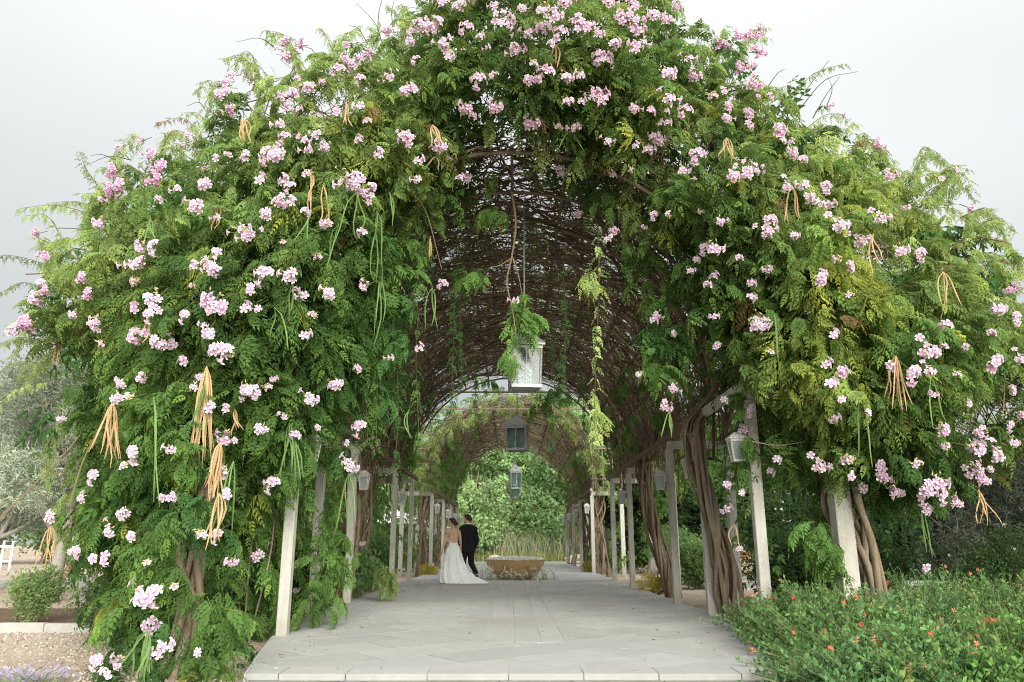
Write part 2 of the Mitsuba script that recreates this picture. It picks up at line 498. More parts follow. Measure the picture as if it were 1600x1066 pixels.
# bare lattice panels in the mouth of the far section
for s in (-1, 1):
    for k in range(5):
        z = 3.3 + k * 0.55
        put(per2, 'lattice_bar', bar((s * 2.9, 28.1, z), (s * 4.05, 28.1, z), 0.05), 'old_wood')
    for x in (2.95, 3.32, 3.68, 4.0):
        put(per2, 'lattice_bar', bar((s * x, 28.16, 2.95), (s * x, 28.16, 5.7), 0.045), 'old_wood')
# bare tie beams across the sky gap
for y in (24.2, 27.4):
    put(per2, 'tie_beam', bar((-3.1, y, 5.75), (3.1, y, 5.75), 0.05), 'old_wood')


# ------------------------------------------------------------------ lanterns
def post_lantern(x, y, z, s, label, tilt=0.0):
    """wall lantern with a tapered body; s: the side on which its post stands"""
    t = thing('post_lantern', label, 'lantern', 'lanterns on the pergola posts')
    M = mat((x, y, z))
    w0, w1, h = 0.055, 0.085, 0.24

    def up(m):
        m.apply_transform(M)
        return m
    fr = Acc()
    for a in (-1, 1):
        for b in (-1, 1):
            fr.addm(up(bar((a * w0, b * w0, 0), (a * w1, b * w1, h), 0.018, ch=0)))
    for zz, w in ((0.0, w0), (h, w1)):
        fr.addm(up(bx(-w - 0.012, w + 0.012, -w - 0.012, -w + 0.012, zz - 0.012, zz + 0.012)))
        fr.addm(up(bx(-w - 0.012, w + 0.012, w - 0.012, w + 0.012, zz - 0.012, zz + 0.012)))
        fr.addm(up(bx(-w - 0.012, -w + 0.012, -w + 0.014, w - 0.014, zz - 0.0115, zz + 0.0115)))
        fr.addm(up(bx(w - 0.012, w + 0.012, -w + 0.014, w - 0.014, zz - 0.0115, zz + 0.0115)))
    put(t, 'frame', fr.mesh(), 'lantern_paint')
    put(t, 'base', up(bx(-w0 + .013, w0 - .013, -w0 + .013, w0 - .013, -0.010, 0.006)), 'lantern_paint')
    q = w1 + 0.025
    put(t, 'roof', up(trimesh.convex.convex_hull(np.array([[a * q, b * q, h + 0.014] for a in (-1, 1) for b in (-1, 1)] + [[a * q, b * q, h + 0.032] for a in (-1, 1) for b in (-1, 1)] + [[a * .03, b * .03, h + 0.10] for a in (-1, 1) for b in (-1, 1)]))), 'lantern_paint')
    for a in range(4):
        r = Rot.from_euler('z', a * 90, degrees=True).as_matrix()
        v = np.array([[-w0 + .01, -w0, 0.013], [w0 - .01, -w0, 0.013], [w1 - .01, -w1, h - .013], [-w1 + .01, -w1, h - .013]]) @ r.T + M[:3, 3]
        put(t, 'pane', (v, np.array([[0, 1, 2, 3]])), 'frosted_pane')
    put(t, 'bracket', up(bar((s * (w0 + 0.012), 0, 0.16), (s * 0.135, 0, 0.16), 0.025)), 'lantern_paint')


n_l = 0
ORD = ['first', 'second', 'third', 'fourth', 'fifth', 'sixth', 'seventh', 'eighth', 'ninth']
for y, (xi, xo) in list(TOWERS.items()) + list(TOWERS2.items()):
    for s in (-1, 1):
        if y in (22.6,) or (s == -1 and y == 11.7):
            continue
        side = 'left' if s < 0 else 'right'
        post_lantern(s * ((xi if y > 9.5 else (2.92 if s > 0 else 2.62)) - 0.195), y, 1.98 if y < 25 else 2.1, s, f'pale tapered lantern on the {ORD[n_l // 2]} post of the {side} row')
    n_l += 2


def hanging_lantern(y, zb, w, h, label, yaw=0.0):
    t = thing('hanging_lantern', label, 'lantern', 'lanterns hanging along the vault')
    M = mat((0.0 + (0.18 if y < 12 else 0.12), y, zb), yaw)

    def up(m):
        m.apply_transform(M)
        return m
    a = w / 2
    fr = Acc()
    for i in (-1, 1):
        for j in (-1, 1):
            fr.addm(up(bar((i * a * .92, j * a * .92, 0), (i * a, j * a, h), 0.032, ch=0.004)))
        for k, (zz, b) in enumerate(((0, a * .92), (h, a))):
            fr.addm(up(bx(-b - .02, b + .02, i * b - .02, i * b + .02, zz - .022, zz + .022)))
            fr.addm(up(bx(i * b - .019, i * b + .019, -b + .022, b - .022, zz - .021, zz + .021)))
        fr.addm(up(bar((0, i * a * .93, 0.02), (0, i * a * 1.0, h - .02), 0.014, ch=0)))
        fr.addm(up(bar((i * a * .93, 0, 0.02), (i * a * 1.0, 0, h - .02), 0.014, ch=0)))
    put(t, 'frame', fr.mesh(), 'lantern_metal')
    q = a + .05
    put(t, 'roof', up(trimesh.convex.convex_hull(np.array([[i * q, j * q, h + .024] for i in (-1, 1) for j in (-1, 1)] + [[i * q, j * q, h + .05] for i in (-1, 1) for j in (-1, 1)] + [[i * .05, j * .05, h + .30] for i in (-1, 1) for j in (-1, 1)]))), 'lantern_metal')
    for k in range(4):
        r = Rot.from_euler('z', k * 90 + math.degrees(yaw), degrees=True).as_matrix()
        v = np.array([[-a * .9, -a * .905, 0.024], [a * .9, -a * .905, 0.024], [a * .97, -a * .985, h - .024], [-a * .97, -a * .985, h - .024]]) @ r.T + M[:3, 3]
        put(t, 'pane', (v, np.array([[0, 1, 2, 3]])), 'sky_tinted_pane')
    cn = Acc()
    for (dx, dy, hh) in ((-.06, .02, .20), (.07, -.04, .26), (.01, .08, .15)):
        cn.addm(up(trimesh.creation.cylinder(0.032, hh, sections=12, transform=mat((dx, dy, 0.03 + hh / 2)))))
    put(t, 'candle', cn.mesh(), 'white_shirt')
    put(t, 'floor', up(bx(-a * .88, a * .88, -a * .88, a * .88, 0.004, 0.022)), 'lantern_metal')
    top = M[:3, 3] + [0, 0, h + .29]
    put(t, 'hanging_rod', tube([top, [top[0], top[1], VS + VR - .02]], 0.012, 6), 'lantern_metal')
    put(t, 'ring', trimesh.creation.torus(0.05, 0.009, 16, 6, transform=mat(top + [0, 0, .05]) @ trimesh.transformations.rotation_matrix(math.pi / 2, [1, 0, 0])), 'lantern_metal', 40)


hanging_lantern(10.6, 3.14, 0.42, 0.56, 'large glass lantern hanging nearest in the vault, half hidden by a vine spray', 0.12)
hanging_lantern(17.6, 3.10, 0.46, 0.50, 'second glass lantern hanging under the far end of the near vault', -0.18)
hanging_lantern(30.2, 3.10, 0.42, 0.62, 'third lantern, small against the trees, the upper one of the far pair', 0.2)
hanging_lantern(35.9, 3.05, 0.42, 0.55, 'farthest hanging lantern, the lower one of the far pair', 0.0)

# ------------------------------------------------------------------ leaf templates
def leaflet(o, d, s, n, l, w):
    m = o + d * l * 0.42
    return [o, m + s * w / 2 + n * w * 0.18, o + d * l - n * l * 0.12, m - s * w / 2 + n * w * 0.18]


def pinnate(o, r, up, L, pairs, droop, lw, rng):
    """compound leaf: (points (k,4,3)) of its leaflets"""
    q = []
    s = nrm(np.cross(r, up))
    for i in range(pairs):
        t = 0.22 + 0.68 * i / max(pairs - 1, 1)
        pos = o + r * L * t + np.array([0, 0, -droop * L * t * t])
        tan = nrm(r + np.array([0, 0, -2 * droop * t]))
        n = nrm(np.cross(s, tan))
        ll = lw * (0.85 + 0.35 * math.sin(math.pi * min(t + .15, 1))) * rng.uniform(.85, 1.1)
        for e in (-1, 1):
            d = nrm(tan * 0.62 + e * s * 0.78 - n * 0.0 + np.array([0, 0, -0.35]) + rng.normal(0, .09, 3))
            q.append(leaflet(pos, d, nrm(np.cross(d, n)), n, ll, ll * 0.50))
    pos = o + r * L + np.array([0, 0, -droop * L])
    tan = nrm(r + np.array([0, 0, -2 * droop]))
    n = nrm(np.cross(s, tan))
    q.append(leaflet(pos, tan, s, n, lw * 1.15, lw * .45))
    return np.array(q)


def spray(seed, pairs=5, leaf_pairs=4, L=0.46, leafL=0.175, lw=0.076, droop=0.55):
    """drooping shoot along +x carrying opposite compound leaves -> V, F, colour factor"""
    rng = np.random.default_rng(seed)
    Q, C = [], []

    def pt(t):
        return np.array([L * (t - 0.25 * t * t), 0.04 * math.sin(3 * t + seed), L * (0.22 * t - droop * 1.3 * t * t)])
    for i in range(pairs + 1):
        t = 0.18 + 0.82 * i / pairs
        o = pt(t)
        tan = nrm(pt(t + .05) - pt(t - .05))
        for e in ((-1, 1) if i < pairs else (0,)):
            s = np.array([0, 1.0, 0])
            d = nrm(tan * rng.uniform(.35, .6) + e * s * rng.uniform(.6, .95) + np.array([0, 0, rng.uniform(-.5, .05)]) + rng.normal(0, .12, 3)) if e else tan
            k = 1.0 if i < pairs - 1 else .72
            q = pinnate(o, d, np.array([0, 0, 1.0]), leafL * k * rng.uniform(.85, 1.15), leaf_pairs, rng.uniform(.3, .75), lw * k, rng)
            f = rng.uniform(.82, 1.15) * np.array([1, 1, 1]) * (np.array([1.3, 1.18, .95]) if i >= pairs - 1 else 1)
            Q.append(q)
            C.append(np.broadcast_to(f, q.shape))
    Q, C = np.vstack(Q), np.vstack(C)
    n = len(Q)
    F = (np.array([[0, 1, 2], [0, 2, 3]])[None] + np.arange(n)[:, None, None] * 4).reshape(-1, 3)
    V, C = Q.reshape(-1, 3), C.reshape(-1, 3)
    tv, tf = tube([pt(t) for t in (0, .5, 1)], [0.005, .004, .002], 3)
    tf = np.vstack([tf[:, [0, 1, 2]], tf[:, [0, 2, 3]]])
    return np.vstack([V, tv]), np.vstack([F, tf + len(V)]), np.vstack([C, np.full((len(tv), 3), [1.6, 1.1, .9])])


FULL = [spray(k) for k in range(6)]
LITE = [spray(20 + k, 4, 2, 0.5, 0.17, 0.10) for k in range(4)]
LEAF = []
for k in range(4):
    q = pinnate(np.zeros(3), np.array([1.0, 0, 0]), np.array([0, 0, 1.0]), 0.17, 4, .45 + .12 * k, 0.066, np.random.default_rng(50 + k))
    n_ = len(q)
    LEAF.append((q.reshape(-1, 3), (np.array([[0, 1, 2], [0, 2, 3]])[None] + np.arange(n_)[:, None, None] * 4).reshape(-1, 3), np.ones((n_ * 4, 3))))


def frames(head, pitch, roll, s):
    """matrices whose x axis points along azimuth head, tipped up by pitch"""
    return Rot.from_euler('ZYX', np.stack([head, -pitch, roll], -1)).as_matrix() * s[:, None, None]


def strew(acc, tmpl, pos, head, pitch, roll, s, col):
    """adds copies of the templates at the positions to acc"""
    n = len(pos)
    k = R.integers(0, len(tmpl), n)
    M = frames(head, pitch, roll, s)
    flip = np.where(R.random(n) < .5, -1.0, 1.0)
    M[:, :, 1] *= flip[:, None]
    for i in range(len(tmpl)):
        m = k == i
        if m.any():
            acc.add(*place(*tmpl[i], M[m], pos[m], col[m]))
    return acc


# ------------------------------------------------------------------ the great flowering vine over the pergola's mouth
MASS = Polygon([(235, 1350), (205, 1040), (165, 990), (128, 930), (105, 860), (92, 800), (98, 700), (112, 640), (118, 560), (100, 525), (75, 505), (95, 440), (95, 390), (140, 350), (168, 310), (180, 268),
                (230, 232), (295, 212), (330, 165), (368, 118), (410, 95), (445, 72), (480, 75), (535, 85), (575, 72), (610, 55), (645, 20), (670, -40), (720, -80), (850, -100), (980, -80), (1040, -30),
                (1062, 45), (1100, 85), (1140, 75), (1175, 90), (1190, 130), (1220, 165), (1265, 195), (1310, 205), (1345, 235), (1380, 270), (1430, 265), (1475, 290), (1490, 330), (1530, 370),
                (1545, 430), (1600, 460), (1680, 490), (1720, 560), (1720, 690), (1640, 720), (1570, 712), (1500, 765), (1440, 765), (1400, 778), (1360, 765), (1325, 760), (1318, 850), (1290, 865), (1275, 800),
                (1245, 735), (1200, 730), (1178, 690), (1180, 640), (1140, 580), (1108, 540), (1085, 470), (1060, 415), (1020, 392), (992, 335), (965, 300), (905, 255), (850, 226), (785, 230), (728, 262),
                (688, 322), (648, 362), (622, 420), (615, 490), (598, 530), (570, 555), (548, 635), (528, 680), (470, 705), (432, 770), (408, 860), (385, 930), (365, 1000), (370, 1350)]).buffer(-24).difference(Polygon([(-500, 530), (85, 530), (105, 400), (170, 352), (225, 300), (305, 262), (352, 208), (425, 128), (480, 100), (560, 94), (620, 70), (664, 30), (690, -300), (-500, -300)])).difference(Polygon([(1020, -300), (1030, 30), (1075, 110), (1130, 118), (1170, 150), (1215, 205), (1300, 245), (1350, 290), (1430, 318), (1470, 372), (1520, 430), (1570, 500), (1700, 560), (2500, 560), (2500, -300)])).difference(Polygon([(-500, 540), (170, 540), (172, 640), (165, 760), (185, 860), (215, 980), (250, 1066), (262, 1400), (-500, 1400)]))
EDGE = MASS.boundary


def face(u, v):
    """distance of the vine's front face at a pixel of the photograph"""
    d = shapely.distance(shapely.points(u, v), EDGE)
    y = 9.75 - 2.0 * (1 - np.exp(-d / 75.0))
    y = y + 0.55 * (meshkit.noise(np.stack([u / 70.0, v / 70.0, 0 * u], -1), 4) - .5)
    low = np.radians(np.maximum(np.degrees(np.arctan((v - 533) / FPX)) - 14.92, .3))
    return np.where(v > 900, np.minimum(y, (CAMZ - GZ - .05) / np.tan(low)), y)


SPOTS = [(480, 140, 170, .75, .12), (370, 300, 120, .5, .05), (190, 390, 120, .75, .1), (600, 250, 100, .45, .05), (1265, 270, 130, .8, .2), (1400, 330, 120, .9, .25), (1305, 440, 55, .6, .95), (1270, 545, 60, .6, .6),  # pale patches: young leaf colour plus light and glare painted into the tint
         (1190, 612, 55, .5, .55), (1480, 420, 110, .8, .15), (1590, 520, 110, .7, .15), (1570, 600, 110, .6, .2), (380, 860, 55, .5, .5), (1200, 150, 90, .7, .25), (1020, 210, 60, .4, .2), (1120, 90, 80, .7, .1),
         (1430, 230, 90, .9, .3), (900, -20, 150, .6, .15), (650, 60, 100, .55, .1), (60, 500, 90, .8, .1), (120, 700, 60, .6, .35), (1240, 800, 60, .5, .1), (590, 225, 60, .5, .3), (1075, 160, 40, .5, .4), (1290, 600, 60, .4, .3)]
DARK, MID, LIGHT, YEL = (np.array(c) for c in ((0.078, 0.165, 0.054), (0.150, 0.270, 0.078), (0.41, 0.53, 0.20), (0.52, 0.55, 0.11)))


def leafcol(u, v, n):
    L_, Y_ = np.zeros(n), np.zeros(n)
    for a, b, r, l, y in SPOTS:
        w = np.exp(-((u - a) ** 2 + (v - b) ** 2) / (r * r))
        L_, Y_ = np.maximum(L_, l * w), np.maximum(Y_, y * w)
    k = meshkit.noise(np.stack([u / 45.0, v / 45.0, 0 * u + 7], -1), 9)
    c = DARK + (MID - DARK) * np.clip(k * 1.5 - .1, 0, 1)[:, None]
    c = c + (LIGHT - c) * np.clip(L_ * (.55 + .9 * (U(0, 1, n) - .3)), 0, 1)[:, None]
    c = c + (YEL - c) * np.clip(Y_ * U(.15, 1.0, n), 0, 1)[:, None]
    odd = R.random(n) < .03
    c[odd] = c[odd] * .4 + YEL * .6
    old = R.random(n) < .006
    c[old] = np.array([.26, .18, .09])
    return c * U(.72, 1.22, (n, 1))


def grid(poly, step, jit, keep):
    x0, y0, x1, y1 = poly.bounds
    u, v = np.meshgrid(np.arange(x0, x1, step), np.arange(y0, y1, step * .9))
    u[1::2] += step / 2
    u, v = (u + R.normal(0, jit, u.shape)).ravel(), (v + R.normal(0, jit, v.shape)).ravel()
    m = shapely.contains_xy(poly, u, v)
    k = meshkit.noise(np.stack([u / 60, v / 60, 0 * u + 2], -1), 31)
    m &= R.random(len(u)) < keep(k)
    return u[m], v[m]


flow = [thing('flowering_vine', 'huge pink flowering vine covering the left half of the arch, down to the ground', 'vine'),
        thing('flowering_vine', 'huge pink flowering vine covering the right half of the arch, above the red flowered shrubs', 'vine')]
fol = [Acc(), Acc()]
u, v = grid(MASS, 33, 7, lambda k: np.where(k < .31, .12, 1.0))
u, v = np.repeat(u, 12), np.repeat(v, 12)
n = len(u)
p = P(u, v, face(u, v)) + R.normal(0, 1, (n, 3)) * np.array([.19, .24, .19])
ok = (p[:, 2] > GZ + .08) & (v < 1085)
p, u, v = p[ok], u[ok], v[ok]
n = len(p)
away = np.arctan2(-1.1, np.clip((u - 803) / 420.0, -1.3, 1.3))        # heading: towards the open side, turning outwards at the flanks
top = np.clip((330 - v) / 330, 0, 1)
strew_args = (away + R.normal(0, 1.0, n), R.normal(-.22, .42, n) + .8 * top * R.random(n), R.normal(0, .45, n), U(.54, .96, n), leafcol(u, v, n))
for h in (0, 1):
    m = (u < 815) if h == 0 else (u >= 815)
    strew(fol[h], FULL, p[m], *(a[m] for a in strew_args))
# a darker inner layer and more sprays inside the mass
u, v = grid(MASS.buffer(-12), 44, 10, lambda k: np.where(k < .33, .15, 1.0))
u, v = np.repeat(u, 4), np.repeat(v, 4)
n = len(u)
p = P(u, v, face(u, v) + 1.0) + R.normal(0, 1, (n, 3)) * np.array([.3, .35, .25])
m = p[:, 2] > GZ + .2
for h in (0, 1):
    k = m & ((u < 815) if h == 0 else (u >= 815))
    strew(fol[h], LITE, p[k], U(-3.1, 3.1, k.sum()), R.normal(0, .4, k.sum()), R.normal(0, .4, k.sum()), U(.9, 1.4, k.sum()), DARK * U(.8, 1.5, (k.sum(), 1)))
# tufts hanging into the mouth
for (a, b, Y, w, hgt, nn, cc) in [(770, 315, 9.6, 14, 28, 10, MID), (700, 300, 9.6, 22, 30, 12, MID), (818, 470, 9.9, 16, 22, 9, MID * 1.3), (808, 512, 9.9, 14, 22, 8, MID * 1.5), (798, 555, 9.95, 6, 22, 4, MID * 1.4),
                                  (1040, 520, 9.5, 26, 40, 22, DARK * 1.4), (1042, 570, 9.5, 22, 30, 16, MID), (1020, 470, 9.6, 22, 25, 10, MID), (928, 620, 9.4, 7, 10, 2, LIGHT * 1.2), (930, 652, 9.4, 7, 10, 2, LIGHT * 1.25),
                                  (930, 440, 9.4, 10, 16, 4, LIGHT), (740, 430, 9.7, 16, 18, 7, MID), (605, 450, 9.5, 24, 40, 20, DARK * 1.4), (615, 520, 9.5, 20, 40, 18, DARK * 1.4), (635, 390, 9.4, 22, 30, 14, MID),
                                  (1005, 335, 9.5, 20, 26, 12, LIGHT * .9), (960, 300, 9.5, 20, 22, 12, MID), (905, 280, 9.6, 20, 26, 12, DARK * 1.3), (1000, 400, 9.6, 24, 24, 12, MID), (580, 600, 9.7, 26, 50, 18, DARK * 1.3),
                                  (1160, 700, 9.2, 16, 40, 8, MID), (530, 700, 9.7, 20, 40, 12, DARK * 1.3), (1125, 470, 9.4, 24, 30, 12, DARK * 1.3), (1276, 845, 8.6, 13, 36, 15, MID * 1.15), (1165, 610, 9.3, 20, 20, 8, MID),
                                  (870, 615, 16.0, 14, 14, 10, MID * 1.5), (845, 625, 16.0, 12, 14, 8, MID), (760, 600, 23, 16, 10, 10, MID * 1.4), (255, 880, 6.9, 46, 55, 24, MID), (540, 105, 9.2, 30, 20, 16, LIGHT * .8), (490, 115, 9.2, 30, 20, 12, LIGHT * .7), (585, 95, 9.2, 24, 20, 10, LIGHT * .7), (446, 742, 8.6, 12, 30, 12, MID), (470, 700, 8.6, 16, 22, 9, MID), (300, 800, 7.2, 30, 40, 16, DARK * 1.4), (330, 960, 7.0, 26, 40, 12, MID), (290, 700, 7.3, 30, 30, 12, MID), (345, 990, 7.2, 20, 30, 8, MID),
                                  (604, 898, 14.5, 12, 20, 16, LIGHT * .6), (520, 850, 10.4, 30, 60, 30, MID * 1.1), (500, 930, 9.8, 22, 26, 14, MID)]:
    q = P(a + R.normal(0, w * .6, nn), b + R.normal(0, hgt * .6, nn), Y + R.normal(0, .12, nn))
    q[:, 2] = np.maximum(q[:, 2], .16 + .2 * R.random(nn))
    strew(fol[0 if a < 815 else 1], FULL, q, U(-3.1, 3.1, nn), R.normal(-.2, .3, nn), R.normal(0, .3, nn), U(.5, .8, nn), cc * U(.8, 1.25, (nn, 1)))


def shoot(k, pts, rad, col, name, step=.085, size=.75, leaves=True, woodc=(.22, .17, .09), t0=0.0):
    """one shoot with pairs of leaves, a part of vine k"""
    C = spline(pts, 26)
    L_ = np.concatenate([[0], np.cumsum(np.linalg.norm(np.diff(C, axis=0), axis=1))])
    a = Acc()
    v_, f_ = tube(C, np.linspace(rad, rad * .45, len(C)), 4)
    a.add(v_, f_, woodc)
    if leaves:
        m = max(2, int(L_[-1] * (1 - t0) / step))
        s_ = np.linspace(t0 * L_[-1] + .05, L_[-1], m)
        q = np.stack([np.interp(s_, L_, C[:, i]) for i in range(3)], -1)
        q, idx = np.repeat(q, 2, 0), np.tile([0, 1], m)
        hd = np.repeat(U(-3.1, 3.1, m), 2) + idx * np.pi
        strew(a, LEAF, q, hd, R.normal(-.35, .3, 2 * m), R.normal(0, .3, 2 * m), size * U(.7, 1.15, 2 * m), col * U(.8, 1.25, (2 * m, 1)))
    put(flow[k], name, a.mesh(), 'leaf', False, a.col())


# long shoots hanging into the mouth and standing out of the outline
for (k, Y, pts, col) in [(1, 9.4, [(934, 350), (936, 450), (931, 560), (928, 690)], LIGHT * 1.3), (0, 11.0, [(716, 300), (712, 430), (708, 540), (706, 640)], DARK * 1.2), (0, 11.5, [(722, 380), (720, 500), (722, 600)], DARK * 1.2),
                         (0, 9.4, [(596, 330), (594, 450), (590, 560), (588, 700)], MID), (0, 9.5, [(575, 420), (570, 560), (575, 690)], MID), (0, 10.2, [(655, 480), (650, 560), (655, 690)], MID), (0, 9.8, [(620, 560), (622, 650), (616, 740)], DARK),
                         (1, 10.5, [(880, 420), (884, 520), (878, 600)], DARK * 1.2), (1, 12, [(862, 500), (866, 600), (862, 700)], DARK * 1.3), (1, 9.5, [(1037, 440), (1040, 520), (1042, 600)], MID),
                         (0, 16, [(745, 560), (742, 640), (744, 720)], DARK * 1.5), (1, 9.3, [(1185, 700), (1178, 760), (1183, 850)], LIGHT * .6), (1, 14, [(905, 560), (912, 640), (908, 720)], DARK * 1.4)]:
    shoot(k, [P(a, b, Y)[()] for a, b in pts], .008, col, 'hanging_shoot', step=.16 if col is LIGHT else .13)
for (k, pts) in [(0, [(95, 500), (55, 480), (18, 512)]), (0, [(110, 440), (80, 385), (58, 372)]), (0, [(120, 520), (70, 560), (40, 590)]), (0, [(200, 290), (180, 250), (215, 212)]), (0, [(250, 240), (270, 205), (300, 212)]), (0, [(360, 180), (335, 140), (318, 170)]),
                 (0, [(410, 130), (385, 95), (360, 105)]), (0, [(470, 110), (450, 60), (420, 52)]), (0, [(545, 110), (530, 70), (560, 50)]), (1, [(1150, 110), (1165, 55), (1192, 44)]), (1, [(1110, 110), (1128, 60), (1132, 42)]), (1, [(1180, 160), (1215, 140), (1240, 172)]),
                 (1, [(1420, 300), (1450, 235), (1488, 262)]), (1, [(1440, 330), (1490, 270), (1505, 300)]), (1, [(1490, 390), (1545, 345), (1572, 372)]), (1, [(1480, 420), (1540, 395), (1568, 430)]), (1, [(1360, 290), (1370, 232), (1392, 258)]), (1, [(1330, 280), (1345, 210), (1370, 225)]),
                 (1, [(1500, 340), (1540, 325), (1552, 350)]), (1, [(1540, 450), (1580, 430), (1610, 432)]), (0, [(130, 380), (140, 320), (160, 285)]), (0, [(620, 80), (640, 30), (625, 8)]), (1, [(1010, 40), (1050, 0), (1068, 25)]), (0, [(110, 640), (78, 690), (72, 740)]), (0, [(115, 760), (85, 800), (100, 850)])]:
    u0 = np.array(pts, float)
    y = np.array([9.3, 9.5, 9.6])
    for j in range(3):
        off = R.normal(0, 10, 2) * (j > 0)
        q = P(u0[:, 0] + off[0] * np.array([0, .5, 1]), u0[:, 1] + off[1] * np.array([0, .5, 1]), y + .35 * j - .2)
        shoot(k, q, .006, LIGHT * .9, 'outer_shoot', step=.06, size=.6, t0=.1)
# airy shoots all along the outer edge
ring = LineString([(92, 640), (88, 520), (100, 420), (165, 352), (225, 302), (305, 262), (352, 208), (425, 152), (480, 122), (560, 112), (620, 92), (672, 30), (760, -30), (950, -40), (1025, 10), (1075, 105), (1130, 115), (1170, 145), (1215, 200), (1300, 240), (1350, 285), (1430, 312), (1470, 365), (1520, 425), (1590, 500)])
for i in range(84):
    f_ = float(U(0, 1))
    a0 = np.array(ring.interpolate(f_, normalized=True).coords[0])
    out = nrm(a0 - np.array([803, 640])) + R.normal(0, .35, 2)
    l = float(U(45, 105)) * (1.0 if a0[0] > 1150 or a0[0] < 300 else .7)
    b0 = a0 + out * l * .6 + [0, -10]
    c0 = a0 + out * l + [R.normal(0, 12), float(U(-5, 28))]
    y0_ = float(U(9.0, 10.6))
    col = LIGHT * float(U(.6, 1.15)) if R.random() < .85 else np.array([.34, .25, .12])
    shoot(0 if a0[0] < 815 else 1, P(np.array([a0[0], b0[0], c0[0]]), np.array([a0[1], b0[1], c0[1]]), np.array([y0_, y0_ + .05, y0_ + .1])), .006, col, 'outer_shoot', step=.055, size=float(U(.42, .62)), t0=.1, woodc=(.24, .19, .13))
# bare twigs above the outline
for (k, pts) in [(0, [(598, 70), (585, 35), (556, 5)]), (0, [(590, 60), (592, 20), (600, -10)]), (0, [(575, 70), (560, 45), (545, 40)]), (0, [(430, 75), (405, 60), (368, 66)]), (0, [(320, 170), (310, 160), (292, 166)]), (0, [(615, 50), (612, 20), (616, 0)]),
                 (1, [(1230, 180), (1260, 140), (1295, 95)]), (1, [(1250, 170), (1290, 125), (1340, 112)]), (1, [(1270, 185), (1290, 150), (1312, 120)]), (1, [(1200, 135), (1215, 115), (1226, 108)]), (0, [(205, 250), (170, 245), (126, 262)]), (0, [(180, 250), (160, 242), (142, 243)]), (1, [(1290, 170), (1300, 140), (1292, 118)]), (1, [(1520, 440), (1570, 430), (1620, 445)])]:
    shoot(k, P(*np.array(pts, float).T, np.array([9.5, 9.6, 9.7])), .007, MID, 'bare_twig', leaves=False, woodc=(.16, .12, .10))
for h in (0, 1):
    put(flow[h], 'foliage', fol[h].mesh(), 'leaf', False, fol[h].col(), stuff=True)
# brown twigs behind the leaves
for h in (0, 1):
    poly = MASS.intersection(sbox(-500, -500, 815, 2000) if h == 0 else sbox(815, -500, 2500, 2000))
    u, v = grid(poly, 15, 6, lambda k: .9 + 0 * k)
    n = len(u)
    o = P(u, v, face(u, v) + .35 + 1.1 * R.random(n))
    ok = o[:, 2] > GZ + .1
    o = o[ok]
    n = len(o)
    d = R.normal(0, 1, (n, 3)) * [.7, .5, 1.0]
    L_ = U(.4, 1.3, (n, 1))
    t = np.linspace(0, 1, 6)[None, :, None]
    C = o[:, None] + nrm(d)[:, None] * L_[:, None] * (t - .4) + R.normal(0, .10, (n, 1, 3)) * np.sin(t * 6 + U(0, 6, (n, 1, 1))) - np.array([0, 0, .35]) * (t - .4) ** 2
    C[..., 2] = np.maximum(C[..., 2], GZ)
    tv, tf = tubes(C, U(.003, .011, (n, 1)), 3)
    tc = np.repeat(np.array([.20, .145, .10]) * U(.5, 1.5, (n, 1)), 18, 0)
    put(flow[h], 'twigs', (tv, tf), 'twig', False, tc, stuff=True)

# how far forward the leaves reach, per cell of the face, so that blooms sit at the tips of the shoots
FRONT = np.full((150, 260), 99.0)


def cell(u, v):
    return np.clip((v / 10).astype(int) + 20, 0, 149), np.clip((u / 10).astype(int) + 30, 0, 259)


for h in (0, 1):
    V_ = np.vstack(fol[h].v)[::3]
    y_ = V_[:, 1] * cs + (V_[:, 2] - CAMZ) * sn
    z_ = -V_[:, 1] * sn + (V_[:, 2] - CAMZ) * cs
    i_, j_ = cell(800 + FPX * V_[:, 0] / y_, 533 - FPX * z_ / y_)
    np.minimum.at(FRONT, (i_, j_), V_[:, 1])


def tip(a, b, r=1):
    i_, j_ = cell(np.array([a]), np.array([b]))
    w_ = FRONT[max(i_[0] - r, 0):i_[0] + r + 1, max(j_[0] - r, 0):j_[0] + r + 1]
    w_ = w_[w_ < 50]
    return float(np.percentile(w_, 25)) if len(w_) else 9.4


# flower clusters -------------------------------------------------
def blossom(o, d, s, rng, pink):
    """a trumpet with five round lobes facing along d"""
    a = nrm(np.cross(d, [.13, .2, .97]))
    b = np.cross(d, a)
    V, C, F = [o - d * s * .75], [np.array([.62, .50, .42])], []
    rim, th = [], rng.uniform(0, 6.28)
    for i in range(5):
        an = th + i * 1.2566
        for da, rr, back in ((-.628, .56, .02), (-.36, 1.0, .14), (0, 1.10, .20), (.36, 1.0, .14)):
            e = a * math.cos(an + da) + b * math.sin(an + da)
            rim.append(o + e * s * .5 * rr * rng.uniform(.9, 1.08) - d * s * back * rng.uniform(.4, 1.4))
            C.append(pink * (np.array([.92, .68, .88]) if rr < .6 else rng.uniform(.92, 1.08)))
    V += rim
    V.append(o - d * s * .18)
    C.append(pink * np.array([.88, .56, .80]))
    m = len(rim)
    for i in range(m):
        F += [[1 + i, 1 + (i + 1) % m, m + 1]]
        if i % 4 == 0:
            F += [[0, 1 + (i + 4) % m, 1 + i]]
    return np.array(V), np.array(F), np.array(C)


